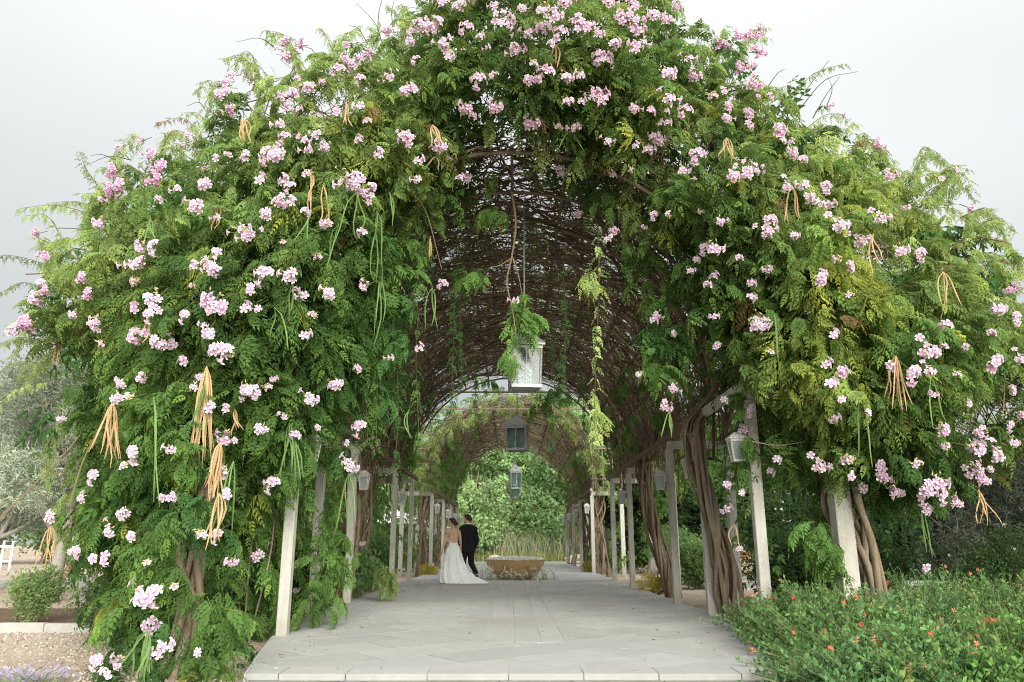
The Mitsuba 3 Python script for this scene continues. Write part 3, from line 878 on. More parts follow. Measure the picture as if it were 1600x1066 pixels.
def cluster(seed, nb, w, pink, buds=.8):
    rng = np.random.default_rng(seed)
    A = Acc()
    done = []
    for i in range(nb):
        for _ in range(30):
            p_ = rng.normal(0, 1, 3) * [.62, .22, .30] * w
            if all(np.linalg.norm(p_ - q) > .055 for q in done):
                break
        done.append(p_)
        d = nrm(np.array([p_[0] * 2.2 / w, -1.0, p_[2] * 1.2 / w]) + rng.normal(0, .35, 3))
        v_, f_ = tube([[0, .05, .02], p_ * .5 + [0, .04, .01], p_ - d * .03], .0035, 3)
        A.add(v_, f_, (.20, .26, .10))
        A.add(*blossom(p_, d, rng.uniform(.075, .10), rng, np.clip(pink * rng.uniform(.94, 1.08), 0, .93)))
    for i in range(int(nb * buds)):                                  # cream buds
        p_ = rng.normal(0, 1, 3) * [.5, .2, .3] * w + [0, .02, .3 * w]
        d = nrm(rng.normal(0, 1, 3) + [0, -.6, .6])
        e = nrm(np.cross(d, [1, .2, .1]))
        f_ = np.cross(d, e)
        r, l = .009, .035
        tv_, tf_ = tube([[0, .05, .02], p_ - d * .012], .003, 3)
        A.add(tv_, tf_, (.3, .34, .14))
        A.add([p_ - d * l * .5, p_ + e * r, p_ + f_ * r, p_ - e * r, p_ - f_ * r, p_ + d * l], [[0, 2, 1], [0, 3, 2], [0, 4, 3], [0, 1, 4], [5, 1, 2], [5, 2, 3], [5, 3, 4], [5, 4, 1]], (.78, .66, .42))
    C = np.stack([np.linspace(0, .02, 6), np.linspace(.02, .16, 6), np.linspace(0, .03 + w, 6)], -1)
    v_, f_ = tube(C, .006, 4)
    A.add(v_, f_, (.12, .17, .06))
    return A


PALE, PINK, MAG = np.array([.95, .90, .95]), np.array([.95, .85, .93]), np.array([.89, .68, .83])
BANK = {}
for size, (nb, w) in {'s': (3, .055), 'm': (7, .10), 'l': (13, .155)}.items():
    for tone, c in (('a', PALE), ('b', PINK), ('c', MAG)):
        for r_ in range(3 if tone != 'c' else 2):
            A = cluster(hash((nb, ord(tone), r_)) % 9999, nb, w, c)
            BANK.setdefault(size + tone, []).append(mikit.ply(A.mesh(), 'petal', color=A.col()))
BANK['bud'] = []
for r_ in range(4):
    A = cluster(700 + r_, 1 + r_ % 2, .06, PALE, 9)
    BANK['bud'].append(mikit.ply(A.mesh(), 'petal', color=A.col()))
FL = '''300,322m 317,287m 358,172m 447,150l 462,120s 490,210m 510,228m 480,235s 442,212m 435,195s 412,240m 428,241m 380,245m 357,242s 335,248s 450,290m 435,312m 452,315s 545,277l 570,300l 412,335m 380,364l 507,347m 220,385m 236,386m
320,413l 330,424m 337,393s 300,415s 212,412s 407,427m 447,432m 509,459m 472,462s 387,452s 235,472l 229,492m 327,472l 285,492m 145,510l 150,500m 570,446m 692,442m 730,276m 718,276s 650,280s 627,210m 635,218m 692,226m 730,167m 778,165m
770,115m 745,123m 762,74s 630,140m 605,120l 560,122m 505,127m 647,92m 690,65m 650,37l 675,42l 605,47m 727,40m 750,55s 790,32l 770,8m 715,8m 545,95l 525,107m 480,137m 400,482s 320,522m 335,545m 347,548m 210,525m 265,535m 250,540m 240,537m
185,600m 180,622m 220,590m 310,590m 300,606s 390,613l 380,610m 350,640s 352,683m 365,688s 410,670m 402,672s 495,668s 482,623m 522,600m 557,575s 557,668m 540,693s 545,728m 537,722s 422,755m 205,708m 142,743m 125,778m 95,653m 75,808m 192,803m 167,829m
205,838s 117,863m 145,873s 161,872s 252,778s 335,836m 350,773s 215,933m 235,930m 235,978m 307,1020s 422,895s 400,868m 147,1033m 185,1035m 165,1053s 655,543s 610,560s 590,240s 560,165s 655,250s 700,245s
807,75l 825,50m 847,42m 860,15l 905,35l 917,40m 815,10m 875,48m 947,90l 935,86m 972,25m 985,30l 940,52m 960,67m 1005,65m 992,70m 850,110m 825,122m 887,120m 935,145l 940,157m 925,150m 910,157s 887,157m 835,190m 900,199s 990,167m 1017,170s 1042,172s
1047,152m 1070,170m 1045,112m 1077,90m 1045,192s 1090,117m 1140,165m 1135,182m 1132,140m 1172,195s 1172,175m 1022,212m 1015,232m 1028,216m 950,220m 1090,240m 1070,265m 1145,272m 1177,262l 1168,270m 1242,242m 1225,220s 1222,202m 1292,290m 1285,317m 1267,305m 1230,290m
1205,345m 1200,360m 1312,350m 1345,375m 1242,367m 1332,416s 1287,432m 1440,395m 1410,390m 1377,340m 1102,387m 1120,387m 1080,422m 1155,402s 1105,444s 1175,442s 1120,495s 1025,492m 1022,500s 1195,502l 1185,508m 1055,522s 1305,522s 950,372m 960,360m 902,334m
877,270m 875,262m 1007,355s 1022,335m 957,272s 1125,345m 805,470s 1000,585s 1052,605m 1045,635m 1132,625s 1175,640m 1162,670m 1215,718s 1205,737s 1282,728m 1160,770s 1157,858s 1320,580m 1317,625s 1357,644s 1450,548m 1463,545s 1430,583m 1452,578m 1555,570m 1515,630s 1475,670m
1537,678m 1580,665m 1527,698m 1560,708m 1525,735l 1538,748m 1470,753m 1455,765m 1445,773m 1475,773m 1495,783m 1400,768m 1385,745m 1377,728m 1450,798s 1450,888s 1352,763s 1332,743s 1140,795s 1122,540s 1137,758s 1560,480m 1590,495m 1240,235s 1255,248s 1585,610s 1585,690m
1560,560s 1595,560m 790,628s 800,634s 782,622s'''
EF = '''170,300l 182,292m 350,130m 360,118m 340,145m 230,240m 245,260m 220,220m 185,230m 240,282m 175,270m 125,435m 135,460m 55,465m 30,505m 45,510m 65,400m 55,365m 115,490m 155,347m 450,85m 440,65m 465,70m 430,75s 290,210s 265,206s 20,515m 60,440m 70,455m 38,500m
1160,105l 1172,100m 1185,130m 1177,55l 1185,80m 1130,70m 1190,46m 1160,55m 1395,272m 1377,227m 1520,325m 1472,280s 1580,452m 1495,265s 1060,10m 1045,30m 1020,20m 1185,150s 1205,150s 690,0m 740,-10m 830,-10m 880,0m 950,0m 990,5m 600,45m 575,85m 540,70s 1300,165s 1320,180s'''
for src, tones in ((FL, 'aab'), (EF, 'bbc')):
    for w_ in src.split():
        a, b = w_[:-1].split(',')
        a, b, sz_ = float(a), float(b), w_[-1]
        tone = tones[int(R.integers(3))]
        inside = MASS.buffer(10).contains(shapely.Point(a, b))
        Y = tip(a, b) - .10
        if (a, b) in ((790, 628), (800, 634), (782, 622)):
            Y = 16.0
        pos = P(a, b, Y)
        head = float(np.clip((a - 803) / 800, -.8, .8)) + float(R.normal(0, .25))
        bank = BANK[sz_ + tone]
        M = mat(pos, head, float(U(.6, 1.1)) * (.62 if b > 1000 else 1), tilt=(float(R.normal(.0 - .35 * max(0, (300 - b) / 300), .2)), float(R.normal(0, .2)), 0))
        copy(flow[0 if a < 815 else 1], 'flower_cluster', bank[int(R.integers(len(bank)))], M)

# smaller, paler blooms strewn between the big clusters
u_, v_ = grid(MASS.intersection(sbox(0, 0, 1600, 1040)), 62, 18, lambda k: .45 + .3 * k)
for a, b in zip(u_, v_):
    Y = tip(a, b) - .03
    pos = P(a, b, Y)
    if pos[2] < .2:
        continue
    bank = BANK['bud' if R.random() < .3 else 's' + 'aab'[int(R.integers(3))]]
    copy(flow[0 if a < 815 else 1], 'flower_cluster', bank[int(R.integers(len(bank)))], mat(pos, float(R.normal(0, .5)), float(U(.7, 1.1)), tilt=(float(R.normal(0, .3)), float(R.normal(0, .3)), 0)))

# seed pods --------------------------------------------------------
def pods(k, a, b, Y, n, L_, dry, spread=.06):
    A = Acc()
    o = P(a, b, Y)
    for i in range(n):
        l = L_ * float(U(.7, 1.05))
        d = R.normal(0, spread, 3) * [1, .6, .2]
        t = np.linspace(0, 1, 7)[:, None]
        C = o + d * t ** .5 * 1.0 + np.array([0, 0, -l]) * t + np.array([*R.normal(0, .045, 2), 0]) * t ** 2 + np.array([*R.normal(0, .013, 2), 0]) * np.sin(t * float(U(3, 8)))
        r = np.array([.003, .006, .0075, .008, .0075, .006, .002])
        v_, f_ = tube(C, r, 4)
        A.add(v_, f_, (np.array([.56, .36, .20]) if dry else np.array([.16, .26, .085])) * float(U(.75, 1.2)))
    put(flow[k], 'seed_pods', A.mesh(), 'pod', 50, None) if False else put(flow[k], 'seed_pods', A.mesh(), 'pod', False, A.col())


for (k, a, b, n_, L_, dry) in [(0, 176, 628, 12, .62, 1), (0, 323, 572, 18, .95, 1), (0, 345, 690, 14, .55, 1), (0, 342, 770, 7, .5, 1), (0, 378, 185, 9, .30, 1), (0, 540, 160, 3, .35, 1), (0, 676, 195, 5, .30, 1), (0, 680, 245, 3, .25, 1), (0, 672, 370, 2, .35, 1), (0, 367, 640, 4, .25, 1),
                               (1, 1135, 215, 5, .35, 1), (1, 1238, 290, 4, .5, 1), (1, 1400, 556, 10, .55, 1), (1, 1474, 425, 4, .5, 1), (1, 1529, 765, 6, .45, 1), (1, 868, 70, 3, .3, 1), (1, 850, 180, 3, .25, 1), (1, 1365, 365, 3, .4, 1), (1, 1148, 820, 2, .3, 1), (0, 95, 520, 6, .4, 1), (0, 240, 475, 2, .4, 1), (0, 340, 320, 3, .3, 1), (0, 485, 270, 3, .5, 1), (0, 505, 290, 2, .5, 1), (0, 80, 820, 6, .5, 1),
                               (0, 452, 660, 8, .62, 0), (0, 558, 300, 3, .65, 0), (0, 545, 740, 4, .7, 0), (0, 590, 330, 3, .9, 0), (0, 596, 410, 4, 1.0, 0), (0, 675, 450, 3, .55, 0), (0, 320, 600, 4, .5, 0), (0, 232, 985, 12, .45, 0), (0, 235, 340, 3, .4, 0), (0, 118, 870, 9, .5, 0), (1, 1047, 642, 4, .42, 0), (1, 892, 205, 2, .35, 0), (1, 1210, 490, 2, .5, 0), (1, 1345, 620, 2, .7, 0), (1, 1455, 590, 2, .5, 0), (1, 838, 200, 2, .35, 0),
                               (0, 428, 480, 2, .5, 0), (0, 240, 620, 2, 1.1, 0), (0, 530, 350, 2, .5, 0), (1, 1440, 790, 3, .6, 0), (0, 640, 640, 2, .5, 0), (0, 365, 720, 3, .9, 0), (0, 487, 330, 2, .4, 0), (0, 457, 440, 2, .45, 0), (0, 608, 300, 2, .45, 0)]:
    ins = MASS.contains(shapely.Point(a, b))
    Y = tip(a, b + 40, 3) - .05 if ins else 9.2
    pods(k, a, b, Y, n_, L_, dry)
for (k, Y, pts, r) in [(0, 9.7, [(800, 300), (806, 350), (800, 400), (792, 440), (800, 480), (806, 520)], .014), (0, 9.7, [(800, 400), (810, 430), (816, 462)], .010), (0, 9.7, [(797, 405), (780, 415), (765, 418)], .008), (0, 8.2, [(-30, 838), (40, 770), (95, 715), (125, 680)], .012),
                       (1, 8.3, [(1530, 640), (1400, 600), (1330, 560)], .008), (1, 8.3, [(1340, 600), (1350, 680), (1400, 560)], .008), (1, 8.4, [(1175, 690), (1215, 696), (1260, 690)], .007), (1, 8.0, [(1470, 420), (1500, 480), (1525, 520)], .009), (0, 9.0, [(640, 300), (665, 330), (690, 420)], .008), (1, 9.0, [(820, 215), (850, 240), (870, 262)], .007),
                       (0, 7.9, [(230, 735), (260, 755), (292, 775)], .008), (0, 7.9, [(108, 790), (130, 720), (160, 660)], .010)]:
    shoot(k, P(*np.array(pts, float).T, Y), r, MID, 'bare_stem', leaves=False, woodc=(.42, .33, .22))

# ------------------------------------------------------------------ mats of twigs and leaves over the two vaults
def vault_mat(label, y0, y1, ntw, nlf, nside, seed):
    t = thing('matted_vine', label, 'vine')
    rng = np.random.default_rng(seed)
    a0 = rng.uniform(0, np.pi, ntw)
    yy = rng.uniform(y0, y1, ntw)
    K = 5
    s_ = np.linspace(-.5, .5, K)[None]
    sgn = np.where(a0 < np.pi / 2, 1, -1)
    da = rng.normal(.12, .34, ntw) * sgn
    dy = rng.normal(.3, 1.25, ntw)
    A_ = a0[:, None] + da[:, None] * s_ + rng.normal(0, .06, (ntw, 1)) * np.sin(s_ * 9 + rng.uniform(0, 6, (ntw, 1)))
    Yc = np.clip(yy[:, None] + dy[:, None] * s_ + rng.normal(0, .16, (ntw, 1)) * np.sin(s_ * 8 + rng.uniform(0, 6, (ntw, 1))), y0 - .1, y1 + .1)
    r = VR + .06 + rng.uniform(0, 1, (ntw, 1)) ** 1.5 * .5 + .05 * np.sin(s_ * 7 + rng.uniform(0, 6, (ntw, 1)))
    C = vp(A_, Yc, r)
    rad = rng.uniform(.003, .010, (ntw, 1)) * np.where(rng.random((ntw, 1)) < .10, rng.uniform(2, 3.6, (ntw, 1)), 1)
    v_, f_ = tubes(C, rad, 3)
    col = np.array([.19, .137, .097]) * rng.uniform(.5, 1.45, (ntw, 1))
    put(t, 'twigs', (v_, f_), 'twig', False, np.repeat(col, K * 3, 0), stuff=True)
    A = Acc()
    a = rng.uniform(-.15, np.pi + .15, nlf)
    y = rng.uniform(y0, y1, nlf)
    r = VR + .55 + rng.random(nlf) * (1.0 if y0 < 20 else .35)
    p = vp(a, y, r)
    hd = np.where(np.cos(a) < 0, 0.0, np.pi) + rng.normal(0, .9, nlf)
    strew(A, LITE, p, hd, rng.normal(.1, .4, nlf), rng.normal(0, .4, nlf), rng.uniform(1.0, 1.6, nlf), MID * rng.uniform(.7, 1.6, (nlf, 1)))
    m = 170                                                        # leafy shoots hanging down inside
    a = np.where(rng.random(m) < .7, rng.uniform(.05, .75, m), rng.uniform(2.5, 3.1, m))
    p = vp(a, rng.uniform(y0 + .5, y1, m), VR - .02)
    strew(A, FULL, p, rng.uniform(-3, 3, m), rng.normal(-.9, .3, m), rng.normal(0, .4, m), rng.uniform(.5, .95, m), MID * rng.uniform(.8, 1.6, (m, 1)))
    m = 110 if y0 > 20 else 60
    a = rng.uniform(0, np.pi, m)
    p = vp(a, np.full(m, y0 - .15) + rng.normal(0, .2, m), VR + rng.uniform(-.1, .45, m))
    strew(A, FULL, p, -np.pi / 2 + rng.normal(0, .9, m), rng.normal(-.4, .4, m), rng.normal(0, .4, m), rng.uniform(.7, 1.2, m), LIGHT * rng.uniform(.5, 1.0, (m, 1)))
    for s in (-1, 1):
        m = nside[0 if s < 0 else 1]
        z = (rng.random(m) ** (1.0 if s < 0 else .55)) * 3.6
        x = s * (3.55 + rng.random(m) * 1.1 + .35 * (z > 2.4))
        y = rng.uniform(y0 + .3, y1, m)
        keep = (meshkit.noise(np.stack([y * .7, z * .6, x * 0 + s], -1), 5) > (.42 if s < 0 else .56)) | (z > 2.7)
        p = np.stack([x, y, z + .15], -1)[keep]
        m = len(p)
        strew(A, LITE, p, np.where(x[keep] > 0, np.pi, 0) + rng.normal(0, 1.1, m), rng.normal(-.1, .4, m), rng.normal(0, .3, m), rng.uniform(.8, 1.3, m), MID * rng.uniform(.7, 1.7, (m, 1)))
    put(t, 'foliage', A.mesh(), 'leaf', False, A.col(), stuff=True)
    return t


mat1 = vault_mat('dense brown mat of twigs and leaves lying over the near vault', 9.2, 23.5, 7600, 800, (500, 180), 11)
mat2 = vault_mat('brown mat of twigs over the far vault behind the sky gap', 28.2, 41.7, 3600, 400, (200, 120), 12)


def woody(label, x, y, s, n, lean, seed, zt=3.0, spread=.13, rmin=.022, rmax=.045, fan=True, base=None):
    """bundle of twisted stems climbing a post and fanning out over the vault; each stem is a part"""
    t = thing('woody_vine', label, 'vine trunk', 'bundled vine trunks climbing the pergola posts')
    rng = np.random.default_rng(seed)
    for i in range(n):
        ph, tw = rng.uniform(0, 6.28), rng.normal(1.6, 1.1)
        sp = spread * rng.uniform(.35, 1.1)
        z = np.linspace(GZ - .05 if base is None else base, zt, 16)
        q = (z - z[0]) / (z[-1] - z[0])
        cx = x + lean * (1 - q) ** 1.4 + .05 * np.sin(q * 5 + seed)
        cy = y + .06 * np.sin(q * 4 + seed * 2)
        w = sp * (1 + .5 * (q - .55) ** 2 * 2)
        C = np.stack([cx + w * np.cos(ph + tw * q * 3) + rng.normal(0, .012, 16), cy + w * np.sin(ph + tw * q * 3) + rng.normal(0, .012, 16), z], -1)
        rad = np.linspace(1, .75, 16)
        if fan:
            a = np.linspace(.10, rng.uniform(.45, 1.25), 9)
            yy = C[-1, 1] + rng.normal(0, 1.1) * np.linspace(0.05, 1, 9) ** 1.2
            e = np.stack([s * (VR + .03 + .05 * rng.random()) * np.cos(a), yy, VS + (VR + .05) * np.sin(a)], -1)
            C = np.vstack([C, e])
            rad = np.concatenate([rad, np.linspace(.7, .28, 9)])
        C = spline(C[::2], 40)
        r0 = rng.uniform(rmin, rmax)
        rad = np.interp(np.linspace(0, 1, len(C)), np.linspace(0, 1, len(rad)), rad) * r0
        put(t, 'stem', tube(C, rad * (1 + .1 * np.sin(np.arange(len(C)) * 1.7 + i)), 7), 'bark', True)
    return t


woody('twisted brown vine trunk bulging out beside the second post on the right', 2.80, 11.5, 1, 15, .32, 1, spread=.17)
woody('brown vine trunk leaning outwards between the third and fourth posts on the right', 3.05, 17.9, 1, 13, .55, 2, spread=.17)
woody('slim vine trunk at the mouth of the far vault, right side', 3.15, 28.5, 1, 10, .15, 3, spread=.22)
woody('vine trunk deep inside the far vault, right side', 3.1, 33.4, 1, 9, .1, 4, spread=.2)
woody('vine trunk at the end of the far vault, right side', 3.1, 41.2, 1, 9, .1, 5, spread=.2)
woody('vine trunk curling beside the third post on the left', -3.0, 14.6, -1, 9, -.15, 6, spread=.14)
woody('pale vine trunk between the third and fourth posts on the left', -3.15, 17.2, -1, 10, -.3, 7, spread=.15)
woody('vine trunk at the mouth of the far vault, left side', -3.15, 28.6, -1, 12, -.1, 8, spread=.24)
woody('vine trunk deep inside the far vault, left side', -3.1, 35.2, -1, 10, -.1, 9, spread=.22)
woody('vine trunk at the end of the far vault, left side', -3.1, 41.2, -1, 9, -.1, 10, spread=.2)


def front_trunk(k, pts, Y, n, spread, seed):
    rng = np.random.default_rng(seed)
    base = P(*np.array(pts, float).T, np.array(Y, float))
    base[0, 2] = GZ - .08
    for i in range(n):
        off = rng.normal(0, spread, (len(base), 3)) * np.array([1, .8, .2])
        off[0] *= 1.25
        C = spline(base + off, 30)
        put(flow[k], 'stem', tube(C, np.linspace(1, .6, len(C)) * rng.uniform(.025, .06), 7), 'bark', True)


front_trunk(0, [(270, 1075), (280, 960), (300, 860), (325, 740), (330, 640)], [7.3, 7.5, 7.8, 8.1, 8.4], 8, .10, 21)
front_trunk(1, [(1352, 960), (1345, 880), (1330, 790), (1320, 700), (1322, 560)], [9.55, 9.6, 9.6, 9.6, 9.6], 9, .10, 23)
front_trunk(1, [(1385, 930), (1370, 860), (1335, 780), (1330, 700)], [9.0, 9.05, 9.1, 9.2], 3, .04, 24)

# leafy wall of the left side, climbing between the posts
t = thing('climbing_vine', 'leafy green climbing vine filling the gaps between the left posts', 'vine')
A, W = Acc(), Acc()
rng = np.random.default_rng(77)
for (y, x, z0, z1, n) in [(10.3, -3.35, .1, 3.2, 46), (11.0, -3.45, .1, 3.3, 60), (12.2, -3.45, .2, 3.0, 60), (9.8, -3.15, .1, 2.4, 40), (13.2, -3.5, .1, 2.6, 36), (15.2, -3.7, .1, 2.2, 34), (16.3, -3.8, .9, 3.2, 30), (18.4, -3.8, .1, 1.4, 20), (20.4, -4.0, 1.6, 3.2, 24)]:
    z = rng.uniform(z0, z1, n)
    p = np.stack([x + rng.normal(0, .22, n), y + rng.normal(0, .4, n), z], -1)
    strew(A, FULL, p, np.arctan2(-.8, .7) + rng.normal(0, .8, n), rng.normal(-.3, .35, n), rng.normal(0, .4, n), rng.uniform(.6, 1.0, n), (MID * rng.uniform(.9, 1.9)) * rng.uniform(.8, 1.2, (n, 1)))
    for i in range(4):
        q = np.array([x + rng.normal(0, .15), y + rng.normal(0, .25), 0])
        W.add(*tube(spline([q + [0, 0, GZ], q + [rng.normal(0, .1), rng.normal(0, .1), z1 * .5], q + [rng.normal(0, .15), rng.normal(0, .2), z1]], 12), .012, 5))
put(t, 'stems', W.mesh(), 'bark', True)
put(t, 'foliage', A.mesh(), 'leaf', False, A.col(), stuff=True)
for i in range(26):
    bank = BANK['sa' if i % 3 else 'ma']
    y = rng.uniform(9.8, 16)
    copy(t, 'flower_cluster', bank[int(rng.integers(len(bank)))], mat((-3.05 + rng.normal(0, .1), y, rng.uniform(.3, 2.6)), rng.uniform(.2, .9), rng.uniform(.7, 1.0)))

# ------------------------------------------------------------------ tufts, trees and shrubs
def tuft(seed, n, l, w, up=.2):
    rng = np.random.default_rng(seed)
    Q, C = [], []
    for i in range(n):
        d = nrm(rng.normal(0, 1, 3) + [0, 0, up])
        s = nrm(np.cross(d, rng.normal(0, 1, 3)))
        nn = np.cross(s, d)
        o = rng.normal(0, .22, 3)
        Q.append(leaflet(o, d, s, nn, l * rng.uniform(.7, 1.2), w))
        C.append(np.full((4, 3), rng.uniform(.8, 1.2)))
    F = (np.array([[0, 1, 2], [0, 2, 3]])[None] + np.arange(n)[:, None, None] * 4).reshape(-1, 3)
    return np.vstack(Q), F, np.vstack(C)


BROAD = [tuft(60 + i, 8, .46, .28) for i in range(4)]
NARROW = [tuft(70 + i, 10, .60, .095) for i in range(4)]
FINE = [tuft(80 + i, 12, .33, .14, .5) for i in range(4)]


def crown(acc, blobs, n, size, col, tm, rng, hollow=.35):
    """n tufts through the volume of the blobs (x, y, z, rx, ry, rz)"""
    B = np.array(blobs, float)
    w = B[:, 3] * B[:, 5] * np.maximum(B[:, 4], .1)
    k = rng.choice(len(B), n, p=(w ** .75) / (w ** .75).sum())
    d = nrm(rng.normal(0, 1, (n, 3)))
    r = hollow + (1 - hollow) * rng.random((n, 1)) ** .5
    lump = .82 + .36 * meshkit.noise(d * 2.3 + k[:, None] * 7, 3)[:, None]
    p = B[k, :3] + d * r * lump * B[k, 3:6]
    tone = rng.uniform(.75, 1.3, (len(B), 1))[k]
    c = np.asarray(col) * tone * rng.uniform(.75, 1.3, (n, 1))
    M = Rot.random(n, random_state=int(rng.integers(1e6))).as_matrix() * (size * rng.uniform(.7, 1.3, n))[:, None, None]
    j = rng.integers(0, len(tm), n)
    for i in range(len(tm)):
        m = j == i
        if m.any():
            acc.add(*place(*tm[i], M[m], p[m], c[m]))
    return acc


def tree(name, label, x, y, h, rad, col, n, size, seed, tm=BROAD, group=None, cat='tree', low=.25, nb=9, trunk=.16, bsdf='matte_leaf', lean=0.0):
    t = thing(name, label, cat, group)
    rng = np.random.default_rng(seed)
    A = Acc()
    blobs = []
    top = np.array([x + lean, y, h])
    for i in range(nb):
        z = h * (low + (1 - low) * (i + .6) / nb) * rng.uniform(.92, 1.04)
        q = (z / h - low) / (1 - low)
        rr = rad * math.sin(math.pi * (.25 + .68 * q)) * rng.uniform(.75, 1.1)
        an = rng.uniform(0, 6.28)
        b = rad * rng.uniform(.38, .60)
        blobs.append((x + lean * q + rr * .65 * math.cos(an), y + rr * .65 * math.sin(an), min(z, h - b * .5), b, b, b * .75))
    base = np.array([x, y, GZ - .1])
    C = spline([base, base + [rng.normal(0, .1), 0, h * .25], [x + lean * .4, y, h * .5], [x + lean * .8, y, h * .8]], 14)
    A.add(*tube(C, np.linspace(trunk, trunk * .25, len(C)), 7))
    for b in blobs:
        o = C[int(len(C) * rng.uniform(.25, .6))]
        e = np.array(b[:3])
        A.add(*tube(spline([o, (o + e) / 2 + [0, 0, -.1 * h * .2], e], 8), np.linspace(trunk * .5, trunk * .1, len(spline([o, o, e], 8))) if False else np.linspace(trunk * .45, trunk * .1, len(spline([o, (o + e) / 2, e], 8))), 5))
    put(t, 'trunk', A.mesh(), 'grey_bark' if tm is NARROW else 'bark', True)
    A = Acc()
    crown(A, blobs, n, size, col, tm, rng)
    put(t, 'crown', A.mesh(), bsdf, False, A.col(), stuff=True)
    return t


def shrub(name, label, blobs, n, size, col, seed, tm=FINE, cat='shrub', group=None, bsdf='matte_leaf', stems=6):
    t = thing(name, label, cat, group)
    rng = np.random.default_rng(seed)
    B = np.array(blobs, float)
    A = Acc()
    g0 = np.array([B[:, 0].mean(), B[:, 1].mean(), GZ - .03])
    for i in range(stems):
        b = B[i % len(B)]
        e = b[:3] + rng.normal(0, .4, 3) * b[3:6]
        A.add(*tube(spline([g0 + rng.normal(0, .08, 3) * [1, 1, 0], (g0 + e) / 2 + rng.normal(0, .05, 3), e], 8), np.linspace(.02, .006, len(spline([g0, (g0 + e) / 2, e], 8))), 5))
    put(t, 'stems', A.mesh(), 'bark', True)
    A = Acc()
    crown(A, blobs, n, size, col, tm, rng)
    put(t, 'foliage', A.mesh(), bsdf, False, A.col(), stuff=True)
    return t


def ux(u, Y, z=1.0):
    return (u - 800) / FPX * (Y * cs + (z - CAMZ) * sn)


# trees seen through the vault and round it
BG = [('bright green broad tree', (.34, .48, .22)), ('mid green dense tree', (.27, .40, .18)), ('pale olive green tree', (.35, .47, .23)), ('dark green tree', (.08, .13, .06))]  # lighter greens raised to stand in for distance haze
for i, (u, Y, h, r_, k, where) in enumerate([(790, 66, 10, 5.0, 0, 'straight behind the reeds'), (850, 62, 10.5, 4.6, 0, 'behind the right part of the reeds'), (735, 60, 10, 4.2, 2, 'behind the reeds beside the left far trunk'), (905, 58, 11, 4.8, 1, 'beyond the right end of the pond'),
                                             (815, 84, 13, 6.5, 1, 'rising farthest behind the pond'), (690, 72, 10.5, 5.0, 1, 'far left behind the pond'), (960, 66, 11, 5.0, 2, 'far right behind the pond'), (640, 56, 8, 3.6, 2, 'seen between the left posts, behind the parasol'),
                                             (590, 46, 7, 3.2, 1, 'seen between the left posts near the parasol'), (1030, 50, 8, 3.6, 1, 'seen between the right vine trunks'), (1110, 44, 7.5, 3.4, 0, 'seen beyond the second right post'), (530, 52, 7.5, 3.4, 0, 'behind the left leafy wall of the pergola')]):
    tree('background_tree', f'{BG[k][0]} {where}', ux(u, Y), Y, h, r_, BG[k][1], 2200, .62, 100 + i, group=None, low=.12, nb=12)
tree('dark_tree', 'dark dense evergreen tree standing just outside the right row of posts', 5.3, 30.5, 7.0, 2.0, (.040, .075, .032), 2600, .40, 130, low=.14, nb=12)
tree('dark_tree', 'dark green tree behind the wooden chairs on the right', 9.4, 30.5, 5.5, 2.8, (.055, .10, .04), 2600, .42, 131, low=.12, nb=12)
tree('dark_tree', 'dark green tree at the right behind the chairs, under the vine', 13.6, 27.0, 4.8, 2.8, (.05, .085, .04), 2600, .42, 132, low=.10, nb=12)
# olive trees
tree('olive_tree', 'silvery olive tree with forked grey trunk at the left edge', -9.5, 16.5, 4.9, 2.2, (.40, .45, .35), 5200, .23, 140, NARROW, low=.44, nb=14, trunk=.17, lean=.6)
tree('olive_tree', 'second silvery olive tree farther back at the left edge', -13.2, 20.0, 5.3, 2.6, (.38, .43, .34), 2800, .32, 141, NARROW, low=.34, nb=12, trunk=.17)
tree('olive_tree', 'dark grey leaved bushy tree at the right edge behind the red flowered shrubs', 8.4, 12.6, 2.75, 1.5, (.16, .18, .14), 3000, .22, 142, NARROW, low=.26, nb=12, trunk=.15)
tree('olive_tree', 'dull green bushy tree right of the arch, behind the grey one', 10.6, 16.5, 3.2, 1.9, (.09, .115, .08), 3000, .26, 143, NARROW, low=.22, nb=12, trunk=.15)

for i, (u, Y, h, r_, k, where) in enumerate([(-40, 44, 7.5, 3.2, 2, 'far back at the left edge, behind the olive trees'), (70, 48, 7.5, 3.4, 1, 'far back at the left behind the first olive tree'), (170, 46, 7, 3.2, 2, 'far back at the left, mostly behind the flowering vine'), (300, 40, 6.5, 3.0, 1, 'behind the left part of the flowering vine'),
                                             (1580, 40, 7, 3.4, 1, 'far back at the right edge behind the vine')]):
    tree('background_tree', f'{BG[k][0]} {where}', ux(u, Y), Y, h, r_, BG[k][1], 1600, .62, 160 + i, low=.10, nb=12)

